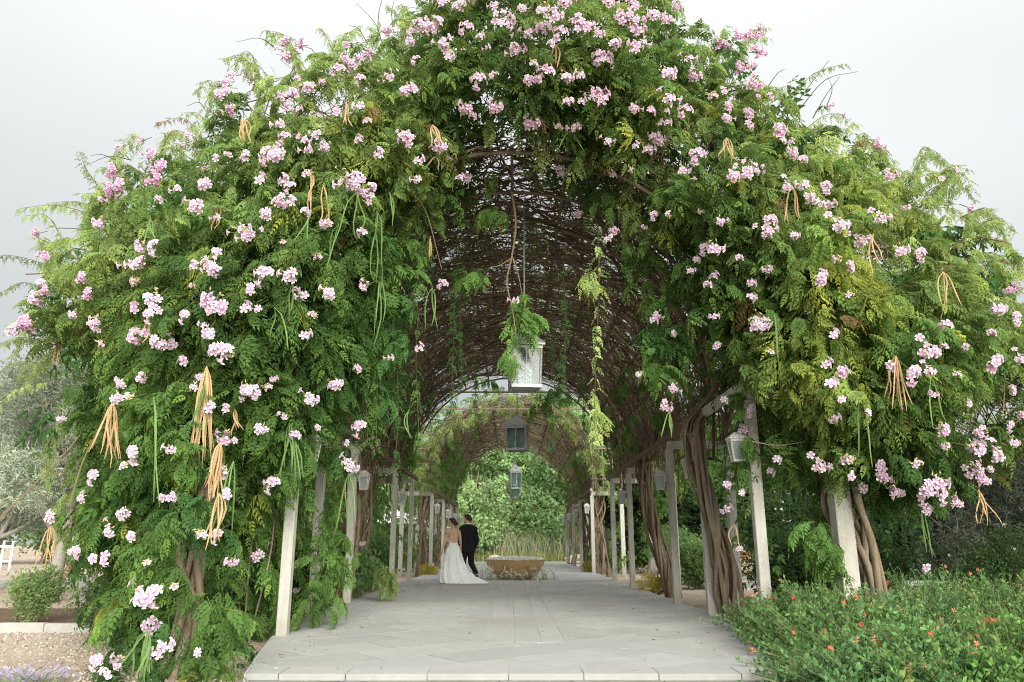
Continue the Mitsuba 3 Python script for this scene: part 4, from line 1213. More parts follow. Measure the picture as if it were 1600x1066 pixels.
# bushes outside the posts
for i, (u, Y, w, h, c, lab) in enumerate([(640, 34, 1.4, 1.1, (.16, .22, .10), 'green bush with pale blooms behind the left posts'), (600, 30, 1.3, 1.3, (.16, .26, .10), 'leafy green bush left of the third left post'), (655, 40, 1.6, 1.5, (.19, .24, .12), 'pale bush below the white parasol'),
                                          (548, 20, 1.1, 1.2, (.15, .25, .09), 'low bush outside the left posts near the trunk'), (500, 15, .9, 1.0, (.16, .26, .10), 'bush filling the gap behind the first left post'), (460, 12.5, .8, .75, (.12, .17, .08), 'small bush beside the first left post with lilac flowers'),
                                          (1000, 32, 1.3, 1.0, (.08, .13, .05), 'green bush behind the right vine trunks'), (1065, 24, 1.1, 1.3, (.17, .27, .10), 'upright bush beyond the third right post'), (1090, 21, .8, .9, (.16, .25, .09), 'green bush beyond the second right post'),
                                          (1270, 14.5, 1.0, 1.1, (.07, .12, .045), 'dark bush right of the wooden chairs'), (1330, 15.5, 1.1, 1.35, (.075, .12, .05), 'tall dark bush behind the right front post'), (945, 40, 1.3, .8, (.20, .22, .05), 'low yellowish bush at the far right posts')]):
    x = ux(u, Y)
    shrub('garden_bush', lab, [(x + R.normal(0, .35) * w, Y + R.normal(0, .3), h * q_, w * .62, w * .6, h * .42) for q_ in (.38, .5, .62, .75)], 650, .30, c, 200 + i)
for i, (u, Y, lab) in enumerate([(668, 27.0, 'yellow leaved low bush at the foot of the far left post'), (918, 29.5, 'yellow low bush at the foot of the far right trunk'), (1012, 18.0, 'yellow flowering plant beside the fourth right post')]):
    x = ux(u, Y)
    shrub('yellow_bush', lab, [(x, Y, .16, .26, .22, .22), (x + .2, Y, .10, .2, .2, .17)], 150, .14, (.46, .40, .06), 230 + i)

# ------------------------------------------------------------------ shrubs with red flowers at the lower right
def star(s, col):
    a = np.arange(10) / 10 * 2 * np.pi
    r = np.where(np.arange(10) % 2, .45, 1.0) * s
    V = np.vstack([[0, -s * .4, 0], np.stack([r * np.cos(a), np.where(np.arange(10) % 2, -.1, .25) * s, r * np.sin(a)], -1)])
    F = np.array([[0, 1 + i, 1 + (i + 1) % 10] for i in range(10)])
    return V, F, np.broadcast_to(col, V.shape)


def flower_set(cols, s):
    out = []
    for i, c in enumerate(cols):
        rng = np.random.default_rng(300 + i)
        A = Acc()
        for j in range(3):
            v_, f_, c_ = star(s * rng.uniform(.6, 1.1), c)
            A.add(v_ @ Rot.random(random_state=i * 7 + j).as_matrix().T * .6 + v_ * .4 + rng.normal(0, s * .35, 3), f_, c_)
        out.append(mikit.ply(A.mesh(), 'petal', color=A.col()))
    return out


RED = flower_set([(.78, .20, .12), (.80, .28, .16), (.74, .32, .20), (.66, .13, .09)], .026)


def red_shrub(label, spots, nsp, nfl, seed, tint=(1, 1, 1)):
    """spots: (u, v of the top, Y, half width in metres)"""
    t = thing('red_flowered_shrub', label, 'shrub', None)
    rng = np.random.default_rng(seed)
    A, W = Acc(), Acc()
    tips = []
    for (u, vt, Y, w) in spots:
        topz = float(P(u, vt - 20, Y)[2])
        x = float(P(u, vt, Y)[0])
        n = nsp
        an, rr = rng.uniform(0, 6.28, n), w * np.sqrt(rng.random(n))
        bx_, by_ = x + rr * np.cos(an), Y + rr * np.sin(an)
        h = (topz - GZ) * (1 - .5 * (rr / w) ** 2) * rng.uniform(.62, 1.06, n)
        lean = np.stack([np.cos(an), np.sin(an), 0 * an], -1) * (.16 + .30 * rr / w)[:, None] * rng.uniform(.3, 1.4, (n, 1)) + rng.normal(0, .05, (n, 3)) * [1, 1, 0]
        tt = np.linspace(0, 1, 6)[None, :, None]
        o = np.stack([bx_, by_, 0 * bx_ + GZ], -1)
        C = o[:, None] + np.array([0, 0, 1.0]) * h[:, None, None] * tt + lean[:, None] * tt ** 1.7
        v_, f_ = tubes(C, .0045, 3)
        W.add(v_, f_, np.repeat(np.array([.13, .15, .07]) * rng.uniform(.7, 1.3, (n, 1)), 18, 0))
        m = 38
        q = np.sort(rng.uniform(.10, 1, (n, m)), 1)
        k = np.minimum((q * 5).astype(int), 4)
        fr = q * 5 - k
        i = np.arange(n)[:, None]
        p = (C[i, k] * (1 - fr[..., None]) + C[i, np.minimum(k + 1, 5)] * fr[..., None]).reshape(-1, 3)
        N_ = len(p)
        d = nrm(rng.normal(0, 1, (N_, 3)) + [0, 0, .75])
        s_ = nrm(np.cross(d, rng.normal(0, 1, (N_, 3))))
        nn = np.cross(s_, d)
        l = rng.uniform(.030, .060, (N_, 1))
        base = p + d * .01
        quads = np.stack([base, base + d * l * .5 + s_ * l * .26 + nn * l * .05, base + d * l, base + d * l * .5 - s_ * l * .26 + nn * l * .05], 1)
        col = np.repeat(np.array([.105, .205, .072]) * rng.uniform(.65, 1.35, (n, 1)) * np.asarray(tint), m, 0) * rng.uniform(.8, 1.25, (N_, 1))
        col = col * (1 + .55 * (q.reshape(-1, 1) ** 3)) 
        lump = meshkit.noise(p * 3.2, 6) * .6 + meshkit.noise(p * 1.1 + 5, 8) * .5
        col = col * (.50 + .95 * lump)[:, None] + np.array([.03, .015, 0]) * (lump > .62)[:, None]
        yel = np.repeat(rng.random(n) < .03, m)
        col[yel] = np.array([.36, .40, .14]) * rng.uniform(.8, 1.2, (yel.sum(), 1))
        f4 = np.arange(N_ * 4).reshape(-1, 4)
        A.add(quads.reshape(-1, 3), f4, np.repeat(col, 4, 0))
        tips.append(C[:, -1])
    put(t, 'stems', W.mesh(), 'twig', False, W.col(), stuff=True)
    put(t, 'foliage', A.mesh(), 'matte_leaf', False, A.col(), stuff=True)
    tips = np.vstack(tips)
    for i in rng.choice(len(tips), min(int(nfl * 1.5), len(tips)), replace=False):
        copy(t, 'red_flower', RED[int(rng.integers(4))], mat(tips[i] + [0, -.03, .035], rng.uniform(-.7, .7), rng.uniform(1.0, 1.8)))


red_shrub('spreading green shrub with few red flowers nearest the walk, at the lower right', [(1312, 955, 7.6, .42), (1340, 1010, 6.9, .35), (1380, 1000, 6.6, .42), (1270, 925, 8.6, .34), (1275, 930, 8.2, .55)], 260, 22, 401, (1, 1, .95))
red_shrub('grey green shrub with scattered red flowers in front of the right front post', [(1380, 955, 7.6, .55), (1400, 1000, 6.6, .5), (1420, 985, 6.6, .55), (1420, 925, 8.3, .6), (1370, 1035, 6.0, .4)], 270, 30, 402, (1.05, 1.05, 1.2))
red_shrub('bright green shrub with red flowers in the lower right corner', [(1510, 970, 6.9, .6), (1580, 985, 6.4, .6), (1500, 1020, 6.0, .5), (1620, 960, 7.3, .6), (1560, 940, 8.2, .5)], 270, 34, 403, (1.15, 1.1, .95))
red_shrub('small shrub with red flowers at the right edge, behind the corner shrub', [(1600, 915, 9.0, .4), (1610, 950, 8.4, .45)], 200, 26, 404)
red_shrub('narrow upright shrub with an orange flower right of the front post', [(1510, 905, 9.6, .5), (1440, 910, 9.8, .55), (1240, 930, 9.4, .45)], 190, 14, 405, (.9, .95, .9))

# ------------------------------------------------------------------ left garden: kerb, rose bush, lavender, fence
struct('flower_bed')
own('flower_bed', bx(-10.6, -5.7, 10.95, 14.2, GZ - .2, GZ + .055, .02), 'soil')
t = thing('kerb', 'low grey stone kerb along the flower bed at the left', 'kerb')
x = -10.6
while x < -5.65:
    e = min(x + .62, -5.6)
    put(t, 'kerb_stone', bx(x + .004, e - .004, 10.82, 10.94, GZ - .05, GZ + .12 + float(R.normal(0, .004)), .006), 'kerb_stone')
    x = e
y = 10.95
while y < 14:
    put(t, 'kerb_stone', bx(-5.72, -5.6, y + .004, y + .60, GZ - .05, GZ + .12, .006), 'kerb_stone')
    y += .61


def flowering_bush(name, label, blobs, n, size, col, seed, fl, nf, fs):
    t = shrub(name, label, blobs, n, size, col, seed, FINE)
    rng = np.random.default_rng(seed + 1)
    for i in range(nf):
        b = np.array(blobs[int(rng.integers(len(blobs)))])
        d = nrm(rng.normal(0, 1, 3) + [0, -.7, .5])
        copy(t, 'flower', fl[int(rng.integers(len(fl)))], mat(b[:3] + d * b[3:6] * 1.05, rng.uniform(-.6, .6), fs * rng.uniform(.7, 1.2)))
    return t


WHITEF = flower_set([(.86, .84, .78), (.85, .80, .72), (.82, .78, .80)], .03)
PINKF = flower_set([(.82, .55, .66), (.84, .64, .70), (.78, .42, .52)], .03)
CORAL = flower_set([(.85, .34, .24), (.86, .42, .32)], .045)
bxx = ux(55, 11.6, .4)
flowering_bush('rose_bush', 'small green rose bush standing in the bed at the left', [(bxx, 11.6, .33, .34, .3, .26), (bxx + .2, 11.6, .48, .26, .25, .22), (bxx - .2, 11.7, .42, .24, .24, .2), (bxx, 11.6, .12, .2, .2, .18)], 260, .19, (.24, .33, .13), 410, PINKF, 5, 1.2)
flowering_bush('rose_bush', 'low rose bush with pale flowers by the left front trunk', [(-5.0, 10.2, .25, .5, .4, .35), (-4.3, 10.6, .3, .5, .4, .4), (-3.7, 10.2, .15, .35, .3, .25)], 620, .16, (.13, .18, .09), 411, PINKF, 26, 1.0)
flowering_bush('rose_bush', 'green rose bush with one white bloom at the right', [(6.3, 10.6, .55, .45, .4, .5), (6.7, 10.6, .9, .35, .3, .35), (6.0, 10.5, .3, .35, .3, .35)], 560, .17, (.085, .14, .055), 412, WHITEF, 9, 1.5)
flowering_bush('rose_bush', 'rose bush with coral blooms cut by the right edge', [(6.95, 9.4, .8, .35, .35, .5), (7.1, 9.4, 1.3, .3, .3, .35)], 420, .16, (.10, .16, .06), 413, CORAL, 9, 1.5)
flowering_bush('white_flowered_bush', 'dark bush dotted with white blooms behind the right posts', [(6.6, 19.4, 1.75, .8, .6, .5), (7.5, 19.6, 2.1, .9, .6, .6), (8.3, 19.8, 1.8, .7, .6, .5)], 1100, .26, (.075, .125, .05), 414, WHITEF, 26, 1.7)
flowering_bush('white_flowered_bush', 'bush of white blooms seen between the left posts', [(-4.6, 21.0, .9, .7, .5, .55), (-5.3, 22.5, 1.1, .8, .6, .6)], 900, .24, (.14, .20, .09), 415, WHITEF, 40, 1.8)
for i in range(3):
    t = thing('lavender_plant', ['small lavender plant with purple spikes in the lower left corner', 'lavender plant next to the corner one at the bottom left', 'third lavender plant along the bottom left edge', 'lavender plant nearest the front trunk at the bottom left'][i], 'lavender')
    rng = np.random.default_rng(420 + i)
    o = P(0 + i * 34, 1090, 6.9)
    o[2] = GZ
    n = 40
    an, rr = rng.uniform(0, 6.28, n), .16 * np.sqrt(rng.random(n))
    b0 = o + np.stack([rr * np.cos(an), rr * np.sin(an), 0 * an], -1)
    e = b0 + np.stack([np.cos(an) * rr * .9, np.sin(an) * rr * .9, rng.uniform(.05, .12, n)], -1)
    v_, f_ = tubes(np.stack([b0, (b0 + e) / 2 + [0, 0, .02], e], 1), .0035, 3)
    put(t, 'stems', (v_, f_), 'twig', False, np.full((len(v_), 3), [.24, .28, .18]), stuff=True)
    d = nrm(e - b0)
    v_, f_ = tubes(np.stack([e - d * .01, e + d * .02, e + d * .05], 1), np.tile([.004, .008, .002], (n, 1)), 4)
    put(t, 'flower_spikes', (v_, f_), 'twig', False, np.full((len(v_), 3), [.36, .32, .46]), stuff=True)

t = thing('white_fence', 'white picket fence far back at the left edge', 'fence')
for k in range(22):
    x = -31.6 + k * .42
    put(t, 'picket', bx(x - .05, x + .05, 35.97, 36.0, GZ, 1.15, .01), 'white_paint')
for z in (.25, .9):
    put(t, 'rail', bar((-32.3, 36.04, z), (-22.8, 36.04, z), .05, .09), 'white_paint')
struct('side_path')
own('side_path', bx(-30, -6.5, 22.0, 25.5, GZ - .1, GZ + .045), 'kerb_stone')

# ------------------------------------------------------------------ parasol far behind the left posts
t = thing('parasol', 'white parasol far behind the left row of posts', 'parasol')
px_ = ux(612, 44)
a = np.arange(9) / 8 * 2 * np.pi
V = np.vstack([[[px_, 44, 2.95]], np.stack([px_ + 1.9 * np.cos(a[:8]), 44 + 1.9 * np.sin(a[:8]), np.full(8, 2.25)], -1), np.stack([px_ + 1.92 * np.cos(a[:8]), 44 + 1.92 * np.sin(a[:8]), np.full(8, 2.08)], -1)])
put(t, 'canopy', (V, np.array([[0, 1 + i, 1 + (i + 1) % 8] for i in range(8)])), 'canvas')
put(t, 'valance', (V, np.array([[1 + i, 9 + i, 9 + (i + 1) % 8, 1 + (i + 1) % 8] for i in range(8)])), 'canvas')
put(t, 'pole', tube([[px_, 44, GZ], [px_, 44, 2.97]], .03, 8), 'chair_wood', 40)
put(t, 'base', trimesh.creation.cylinder(.35, .09, sections=20, transform=mat((px_, 44, GZ + .05))), 'kerb_stone')
for k in range(8):
    put(t, 'rib', bar((px_, 44, 2.86), tuple(V[1 + k] + [0, 0, -.03]), .022), 'chair_wood')

# ------------------------------------------------------------------ wooden chairs on the patio at the right
struct('patio')
own('patio', bx(5.0, 18, 20.5, 28.5, GZ - .1, GZ + .05, .01), 'kerb_stone')
PZ = GZ + .05


def chair(x, y, rz, label):
    t = thing('bentwood_chair', label, 'chair', 'wooden chairs on the patio')
    M = mat((x, y, PZ), rz)

    def pt_(name, m, sm=40):
        if isinstance(m, tuple):
            f_ = m[1]
            m = trimesh.Trimesh(m[0], np.vstack([f_[:, [0, 1, 2]], f_[:, [0, 2, 3]]]), process=False)
        m.apply_transform(M)
        put(t, name, m, 'chair_wood', sm)
    s = Polygon([(-.2, -.2), (.2, -.2), (.215, .0), (.18, .2), (-.18, .2), (-.215, 0)]).buffer(.02)
    m = trimesh.creation.extrude_polygon(s, .035)
    m.apply_translation([0, 0, .44])
    pt_('seat', m, False)
    for a in (-1, 1):
        pt_('leg', tube(spline([(a * .17, .17, .45), (a * .19, .2, .2), (a * .205, .225, 0)], 6), .017, 7))
        pt_('leg', tube(spline([(a * .17, -.18, .45), (a * .185, -.2, .2), (a * .20, -.25, 0)], 6), .017, 7))
        pt_('side_stretcher', tube([(a * .19, .2, .18), (a * .19, -.2, .18)], .011, 6))
    pt_('front_arch', tube(spline([(-.185, .19, .22), (-.1, .19, .36), (0, .19, .40), (.1, .19, .36), (.185, .19, .22)], 14), .011, 6))
    pt_('back_arch', tube(spline([(-.185, -.2, .22), (-.1, -.2, .36), (0, -.2, .40), (.1, -.2, .36), (.185, -.2, .22)], 14), .011, 6))
    pt_('back_hoop', tube(spline([(-.18, -.2, .45), (-.2, -.24, .7), (-.15, -.28, .88), (0, -.29, .92), (.15, -.28, .88), (.2, -.24, .7), (.18, -.2, .45)], 24), .017, 7))
    for a in (-1, 1):
        pt_('cross_slat', tube(spline([(a * .15, -.19, .47), (a * .03, -.225, .62), (-a * .12, -.27, .86)], 10), .014, 6))
    pt_('back_slat', tube(spline([(-.19, -.25, .74), (0, -.275, .77), (.19, -.25, .74)], 8), .014, 6))


for x, y, rz, lab in [(8.35, 23.3, 2.6, 'wooden bentwood chair with its back half turned, first right of the second right post'), (8.0, 24.4, 2.2, 'wooden chair behind the nearest one, right of the post'), (9.3, 23.8, -2.4, 'wooden chair partly behind the right front post'), (6.75, 23.6, .5, 'dark wooden chair beyond the second right post, beside the trunk'), (6.3, 24.6, -.4, 'dark wooden chair farthest left on the patio'), (7.2, 26.6, 2.9, 'dark wooden chair at the back of the patio'), (9.6, 25.4, 1.2, 'wooden chair at the right side of the patio table')]:
    chair(x, y, rz, lab)
t = thing('patio_table', 'long dark wooden table among the chairs on the patio', 'table')
put(t, 'tabletop', bx(6.6, 9.0, 25.0, 25.9, PZ + .70, PZ + .745, .008), 'chair_wood')
for a in (6.75, 8.85):
    for b in (25.12, 25.78):
        put(t, 'leg', bx(a - .04, a + .04, b - .04, b + .04, PZ, PZ + .698, .006), 'chair_wood')

# ------------------------------------------------------------------ pond, reeds, rocks
struct('water')
own('water', trimesh.creation.extrude_polygon(Polygon([(14 * math.cos(a_) * (1 + .12 * math.sin(3 * a_)), 53.5 + 5.6 * math.sin(a_) * (1 + .1 * math.cos(5 * a_))) for a_ in np.linspace(0, 6.28, 60)[:-1]]), .1).apply_translation([0, 0, GZ - .06]), 'water_surface')
rng = np.random.default_rng(500)


def blades(n, x0, x1, y0, y1, h0, h1, w, cols, rng, dens=None):
    x, y = rng.uniform(x0, x1, n), rng.uniform(y0, y1, n)
    h = rng.uniform(h0, h1, n) * (dens(x) if dens is not None else 1)
    b = rng.normal(0, .22, (n, 2)) * h[:, None]
    t = np.linspace(0, 1, 5)
    C = np.stack([x[:, None] + b[:, :1] * t ** 2, y[:, None] + b[:, 1:] * t ** 2, GZ + h[:, None] * (t - .12 * t ** 3)], -1)
    s = nrm(rng.normal(0, 1, (n, 1, 3)) * [1, 1, .1])
    ww = w * np.array([.8, 1, .9, .6, .05])[None, :, None]
    V = np.stack([C - s * ww, C + s * ww], 2).reshape(-1, 3)
    i = np.arange(n)[:, None] * 10 + np.arange(4)[None] * 2
    F = np.stack([i, i + 1, i + 3, i + 2], -1).reshape(-1, 4)
    c = np.array(cols)[rng.integers(0, len(cols), n)] * rng.uniform(.8, 1.2, (n, 1))
    return V, F, np.repeat(c, 10, 0)


A = Acc()
A.add(*blades(2400, -5.2, 6.0, 57.6, 59.5, 2.1, 3.7, .024, [(.30, .42, .29), (.36, .46, .31), (.58, .53, .34), (.46, .49, .30), (.62, .55, .38)], rng, lambda x: .62 + .5 * meshkit.noise(np.stack([x * .8, x * 0, x * 0], -1), 3)))
A.add(*blades(900, -7, 9, 56.6, 58, .3, .9, .03, [(.40, .42, .16), (.55, .50, .22), (.3, .36, .14)], rng))
roots.add('reeds')
own('reeds', A.mesh(), 'matte_leaf', False, A.col())
labels['reeds'] = {'label': 'tall green and straw coloured reeds at the far side of the pond', 'category': 'reeds', 'kind': 'stuff'}
for i in range(9):
    x = [-7.6, -6.3, -5.5, -3.6, -1.2, 4.6, 6.2, 7.5, 9.2][i]
    m = trimesh.creation.icosphere(2, 1.0)
    m.vertices *= np.array([rng.uniform(.4, .8), .5, rng.uniform(.25, .45)]) * (.75 + .5 * meshkit.noise(m.vertices * 1.6 + i * 9, 3))[:, None]
    m.apply_translation([x, 56.3 + rng.uniform(-.3, .3), GZ + .12])
    k = thing('pond_rock', ['leftmost pinkish rock on the pond edge', 'pinkish rock second from the left on the pond edge', 'pale rock just left of the reeds', 'rock at the left foot of the reeds', 'rock in front of the middle of the reeds', 'rock at the right foot of the reeds', 'pale rock right of the reeds', 'rounded rock behind the far right posts', 'rightmost rock on the pond edge'][i], 'rock')
    own(k, m, 'rock', 40)

# ------------------------------------------------------------------ bowl with petals and the flowers round it
BX, BY = ux(805, 23.6, .3), 23.6
k = thing('planter_bowl', 'large copper brown bowl filled with white petals on the walk', 'bowl')
prof = [(0, .0), (.40, .0), (.52, .03), (.66, .16), (.76, .32), (.84, .50), (.875, .60), (.895, .605), (.895, .625), (.855, .625), (.83, .56), (.0, .50)]
own(k, (lathe(prof, 48)[0] * [1.02, 1.02, .9] + [BX, BY, .004], lathe(prof, 48)[1]), 'copper_bowl', 40)
k = thing('white_petals', 'heap of white petals filling the copper bowl to its rim', 'petals')
labels[k]['kind'] = 'stuff'
n = 2600
rr, an = .85 * np.sqrt(rng.random(n)), rng.uniform(0, 6.28, n)
pp = np.stack([BX + rr * np.cos(an), BY + rr * np.sin(an), .568 + .05 * (1 - (rr / .85) ** 2) + rng.uniform(-.03, .03, n)], -1)
q4 = np.array([[-1, 0, 0], [0, .7, .25], [1, 0, 0], [0, -.7, .25]]) * .036
v_, f_, c_ = place(q4, np.array([[0, 1, 2], [0, 2, 3]]), np.ones((4, 3)), Rot.random(n, random_state=5).as_matrix(), pp, np.array([.86, .86, .87]) * rng.uniform(.92, 1.0, (n, 1)))
own(k, (v_, f_), 'petal', False, c_)
for i in range(22):
    an = -2.95 + 2.75 * i / 21 + rng.normal(0, .05)
    rr = rng.uniform(.72, .95) if i % 2 else rng.uniform(.95, 1.35)
    o = np.array([BX + rr * math.cos(an), BY + rr * .8 * math.sin(an), .006])
    k = thing('white_flower_stems', 'slender white flower stems standing on the walk round the copper bowl', 'flowers', 'white flowers round the bowl')
    S_, Fb = Acc(), Acc()
    for j in range(int(rng.integers(4, 8))):
        h = rng.uniform(.10, .36)
        e = o + np.array([*rng.normal(0, .07, 2), h])
        S_.add(*tube(spline([o + [*rng.normal(0, .03, 2), 0], (o + e) / 2 + [*rng.normal(0, .015, 2), 0], e], 6), .005, 4))
        for q_ in range(int(rng.integers(1, 4))):
            c_ = e - np.array([0, 0, q_ * .05]) + rng.normal(0, .012, 3)
            m = trimesh.creation.icosphere(1, rng.uniform(.016, .032))
            m.vertices = m.vertices * [1, 1, .75] + c_
            Fb.addm(m, (.86, .85, .80))
        Fb.add(*blades(1, o[0] - .04, o[0] + .04, o[1] - .04, o[1] + .04, .2, .42, .008, [(.30, .38, .24), (.55, .58, .44)], rng)) if j % 2 else None
    put(k, 'stems', S_.mesh(), 'twig', False, np.full((S_.n, 3), [.32, .38, .24]))
    put(k, 'blooms', Fb.mesh(), 'petal', False, Fb.col())

# ------------------------------------------------------------------ the couple
SPH = trimesh.creation.icosphere(2, 1.0).vertices


def hull2(a, ra, b, rb):
    return m3.Manifold.hull_points(np.vstack([SPH * ra + a, SPH * rb + b]))


def chain(*jr):
    return [hull2(np.array(a[:3], float), a[3], np.array(b[:3], float), b[3]) for a, b in zip(jr, jr[1:])]


def ell(c, r):
    return m3.Manifold.hull_points(SPH * np.array(r, float) + np.array(c, float))


def fuse(parts, edge=.02, it=8):
    m = m3.Manifold.batch_boolean(parts, m3.OpType.Add).refine_to_length(edge).to_mesh()
    t_ = trimesh.Trimesh(m.vert_properties[:, :3], m.tri_verts, process=True)
    trimesh.smoothing.filter_taubin(t_, lamb=.5, nu=.52, iterations=it)
    return t_


def hand(wrist, to, side, curl=.5, s=1.0):
    """palm, four bent fingers and a thumb; the hand points along to, its palm faces the body (side: the thumb's direction)"""
    w = np.array(wrist, float)
    d = nrm(np.array(to, float))
    th = nrm(np.array(side, float) - d * np.dot(side, d))
    pn = np.cross(d, th)
    out = [hull2(w, .026 * s, w + d * .03 * s, .028 * s), m3.Manifold.hull_points(np.vstack([SPH * .013 * s + w + d * a * s + th * b * s for a, b in ((.03, -.026), (.03, .026), (.095, -.036), (.095, .036))]))]
    for i, (off, L_) in enumerate(((.033, .074), (.011, .083), (-.011, .077), (-.032, .060))):
        p0 = w + d * .095 * s + th * off * s
        p1 = p0 + (d + pn * curl * .4) * L_ * .45 * s
        p2 = p1 + (d * .8 + pn * curl * 1.0) * L_ * .33 * s
        p3 = p2 + (d * .5 + pn * curl * 1.3) * L_ * .26 * s
        out += chain((*p0, .0095 * s), (*p1, .009 * s), (*p2, .0082 * s), (*p3, .0075 * s))
    p0 = w + d * .035 * s + th * .03 * s
    p1 = p0 + (d * .6 + th * .75 + pn * .2) * .042 * s
    p2 = p1 + (d * .9 + th * .25 + pn * .35) * .034 * s
    out += chain((*p0, .013 * s), (*p1, .011 * s), (*p2, .009 * s))
    return out


def headparts(c, yaw, nod=0.0):
    """skull, jaw, nose, ears about the centre c; local -> world matrix too"""
    M = Rot.from_euler('zx', [yaw, nod]).as_matrix() if nod == 0 else Rot.from_euler('ZX', [yaw, nod]).as_matrix()
    c = np.array(c, float)

    def w(p):
        return c + M @ np.array(p, float)

    def e(p, r):
        return m3.Manifold.hull_points((SPH * np.array(r)) @ M.T + w(p))
    P_ = [e((0, -.012, .025), (.074, .092, .088)), e((0, .022, -.045), (.054, .062, .062)), hull2(w((0, .075, -.098)), .016, w((0, .03, -.06)), .045),
          hull2(w((0, .088, .015)), .008, w((0, .107, -.026)), .012), e((.074, -.008, -.012), (.010, .020, .030)), e((-.074, -.008, -.012), (.010, .020, .030)), hull2(w((-.02, .083, -.062)), .010, w((.02, .083, -.062)), .010)]
    return P_, w, M


def person(label, x, y, yaw, build):
    t = thing('person', label, 'person')
    Mw = mat((x, y, .008), yaw)

    def add(name, m, bsdf, sm=60):
        m.apply_transform(Mw)
        if name is None:
            own(t, m, bsdf, sm)
        else:
            put(t, name, m, bsdf, sm)
    build(add)


def groom(add):
    hd, w, _ = headparts((-.01, .03, 1.665), .95)
    body = hd + chain((0, 0, 1.48, .06), (0, .015, 1.58, .055)) + chain((-.17, 0, 1.42, .05), (0, 0, 1.46, .07), (.17, 0, 1.42, .05)) + chain((0, .0, 1.46, .09), (0, 0, 1.2, .11), (0, 0, .95, .115))
    LA = [(-.185, 0, 1.42, .05), (-.235, -.04, 1.14, .042), (-.26, .05, .90, .032)]
    RA = [(.185, 0, 1.42, .05), (.245, -.05, 1.14, .042), (.225, .02, .90, .032)]
    body += chain(*LA) + chain(*RA) + hand((-.262, .055, .885), (-.05, .15, -1), (0, 1, .1), .9) + hand((.224, .025, .885), (-.02, .1, -1), (0, 1, .1), .6)
    LL = [(-.09, 0, .93, .085), (-.095, .10, .50, .062), (-.10, .03, .09, .045)]
    RL = [(.09, 0, .93, .085), (.10, .0, .50, .062), (.155, -.36, .20, .045)]
    body += chain(*LL) + chain(*RL) + chain((-.10, .03, .07, .04), (-.11, .17, .035, .03)) + chain((.155, -.36, .18, .04), (.16, -.27, .05, .03))
    add(None, fuse(body, .018), 'skin')
    jac = chain((-.175, -.005, 1.425, .068), (0, -.01, 1.475, .075), (.175, -.005, 1.425, .068))
    for sx in (-1, 1):
        jac += chain((0, -.01, 1.40, .12), (0, 0, 1.15, .118), (0, 0, .98, .122), (0, 0, .83, .125)) + chain((sx * .10, -.005, 1.40, .115), (sx * .085, 0, 1.15, .112), (sx * .095, 0, .98, .125), (sx * .10, 0, .84, .128))
    jac += chain((-.185, 0, 1.415, .073), (-.238, -.04, 1.14, .060), (-.262, .048, .915, .046)) + chain((.185, 0, 1.415, .073), (.248, -.05, 1.14, .060), (.226, .018, .915, .046))
    add('jacket', fuse(jac, .022), 'black_suit')
    tr = chain((-.085, 0, .95, .12), (.085, 0, .95, .12)) + chain((-.09, 0, .90, .112), (-.096, .10, .50, .08), (-.10, .03, .12, .066)) + chain((.09, 0, .90, .112), (.10, .0, .50, .08), (.15, -.335, .235, .062))
    add('trousers', fuse(tr, .022), 'black_suit')
    add('shirt_collar', trimesh.Trimesh(*(lambda v_, f_: (v_, np.vstack([f_[:, [0, 1, 2]], f_[:, [0, 2, 3]]])))(*[(a + [0, .008, 1.51], b) for a, b in [lathe([(.070, 0), (.064, .05), (.060, .05), (.064, 0)], 20)]][0]), process=False), 'white_shirt')
    add('shoe', fuse(chain((-.10, .0, .05, .048), (-.105, .10, .045, .044), (-.115, .20, .032, .034)), .02, 4), 'black_leather')
    add('shoe', fuse(chain((.155, -.385, .165, .046), (.16, -.32, .09, .046), (.162, -.245, .040, .034)), .02, 4), 'black_leather')
    hr = []
    for p_, r_ in (((0, -.025, .045), .088), ((0, -.075, .0), .055), ((.055, -.03, .02), .05), ((-.055, -.03, .02), .05), ((0, .045, .088), .042), ((.035, .02, .085), .045), ((-.03, -.01, .095), .045), ((0, -.07, -.05), .035)):
        hr.append(m3.Manifold.hull_points(SPH * r_ + w(p_)))
    h_ = fuse(hr, .014, 4)
    h_.vertices += h_.vertex_normals * ((meshkit.noise(h_.vertices * 55, 3) - .5) * .022)[:, None]
    add('hair', h_, 'hair_brown')
    for sx in (-1, 1):
        add('eye', trimesh.Trimesh(*(lambda m: (m.vertices * .008 + w((sx * .03, .073, .008)), m.faces))(trimesh.creation.icosphere(1)), process=False), 'hair_dark')


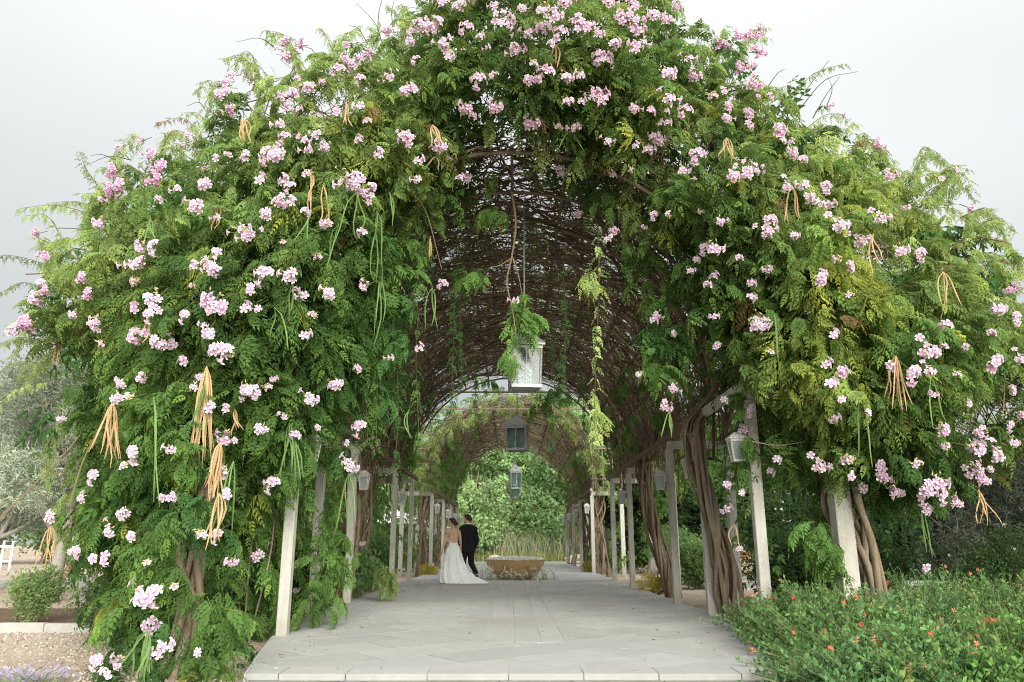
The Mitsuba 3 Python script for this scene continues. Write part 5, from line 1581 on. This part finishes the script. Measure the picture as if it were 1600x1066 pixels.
def bride(add):
    hd, w, _ = headparts((-.02, .03, 1.565), 1.15)
    body = hd + chain((0, -.005, 1.38, .050), (-.01, .015, 1.48, .044)) + chain((-.15, 0, 1.335, .042), (0, -.005, 1.38, .052), (.15, 0, 1.335, .042))
    for sx in (-1, 1):
        body += chain((sx * .075, 0, 1.31, .082), (sx * .06, .005, 1.15, .075), (sx * .055, .01, 1.03, .075), (sx * .085, .01, .88, .10))
        body += chain((sx * .085, .01, .88, .09), (sx * .085, .05, .48, .058), (sx * .08, .02, .08, .04), (sx * .085, .13, .03, .026))
    body += chain((-.165, 0, 1.325, .043), (-.235, -.02, 1.08, .034), (-.285, .05, .86, .024)) + chain((.165, 0, 1.325, .043), (.20, -.03, 1.08, .034), (.235, .06, .88, .024))
    body += hand((-.287, .055, .85), (-.15, .12, -1), (0, 1, .1), .5, .88) + hand((.237, .065, .865), (.12, .2, -1), (0, 1, .1), .8, .88)
    add(None, fuse(body, .016), 'skin')
    # gown: open back, fitted waist, wide skirt with a train to the right and behind
    n, rings = 96, []
    th = np.arange(n) / n * 2 * np.pi
    for z, rx, ry, cx, cy, fold in [(1.16, .148, .118, 0, .012, 0), (1.08, .132, .105, 0, .012, 0), (1.03, .128, .104, 0, .01, 0), (.98, .142, .118, 0, .01, .002), (.90, .178, .15, .0, .005, .006), (.75, .225, .20, .0, -.02, .012), (.55, .285, .265, .0, -.05, .02), (.35, .345, .34, .01, -.09, .028), (.18, .40, .42, .03, -.14, .033), (.07, .45, .50, .07, -.19, .036), (.012, .49, .56, .11, -.24, .038)]:
        tr_ = np.clip((.35 - z) / .35, 0, 1) ** 1.5
        k = np.exp(-((np.angle(np.exp(1j * (th + .75)))) / .55) ** 2) * tr_            # the train, to the right and towards the back
        f_ = 1 + fold / rx * (np.sin(th * 11 + 1.3 * np.sin(z * 4)) * .6 + np.sin(th * 23 + z * 3) * .4)
        zz = z + (0.055 * (np.cos(th - np.pi / 2) * .5) if z > 1.05 else 0)
        rings.append(np.stack([cx + rx * f_ * np.cos(th) * (1 + .75 * k), cy + ry * f_ * np.sin(th) * (1 + .55 * k), np.maximum(zz + .010 * np.sin(th * 9) * (z < .1) * (z > .02), .008) + 0 * th], -1))
    # the back stays open: the two upper rings dip there
    V = np.array(rings)
    back = np.exp(-((np.angle(np.exp(1j * (th + np.pi / 2)))) / .95) ** 2)
    V[0, :, 2] -= back * .125
    V[1, :, 2] -= back * .05
    V = V.reshape(-1, 3)
    m_ = len(rings)
    i, j = np.meshgrid(np.arange(m_ - 1), np.arange(n), indexing='ij')
    F = np.stack([i * n + j, (i + 1) * n + j, (i + 1) * n + (j + 1) % n, i * n + (j + 1) % n], -1).reshape(-1, 4)
    g_ = trimesh.Trimesh(V, np.vstack([F[:, [0, 1, 2]], F[:, [0, 2, 3]]]), process=False)
    for _ in range(1):
        g_ = g_.subdivide()
    add('gown', g_, 'dress_white', True)
    hr = []
    for p_, r_ in (((0, -.022, .035), .088), ((0, -.075, -.02), .062), ((0, -.105, -.035), .048), ((.05, -.02, .01), .05), ((-.05, -.02, .01), .05), ((0, .04, .082), .045), ((0, -.06, -.06), .04)):
        hr.append(m3.Manifold.hull_points(SPH * r_ + w(p_)))
    h_ = fuse(hr, .014, 5)
    h_.vertices += h_.vertex_normals * ((meshkit.noise(h_.vertices * 40, 4) - .5) * .014)[:, None]
    add('hair', h_, 'hair_dark')
    for sx in (-1, 1):
        add('eye', trimesh.Trimesh(*(lambda m: (m.vertices * .008 + w((sx * .03, .073, .008)), m.faces))(trimesh.creation.icosphere(1)), process=False), 'hair_dark')


person('bride in a white open backed gown with a train, dark hair pinned up, walking away', ux(708, 21.3), 21.3, .40, bride)
person('groom in a black suit walking away with one heel raised', ux(731, 21.7), 21.7, .34, groom)
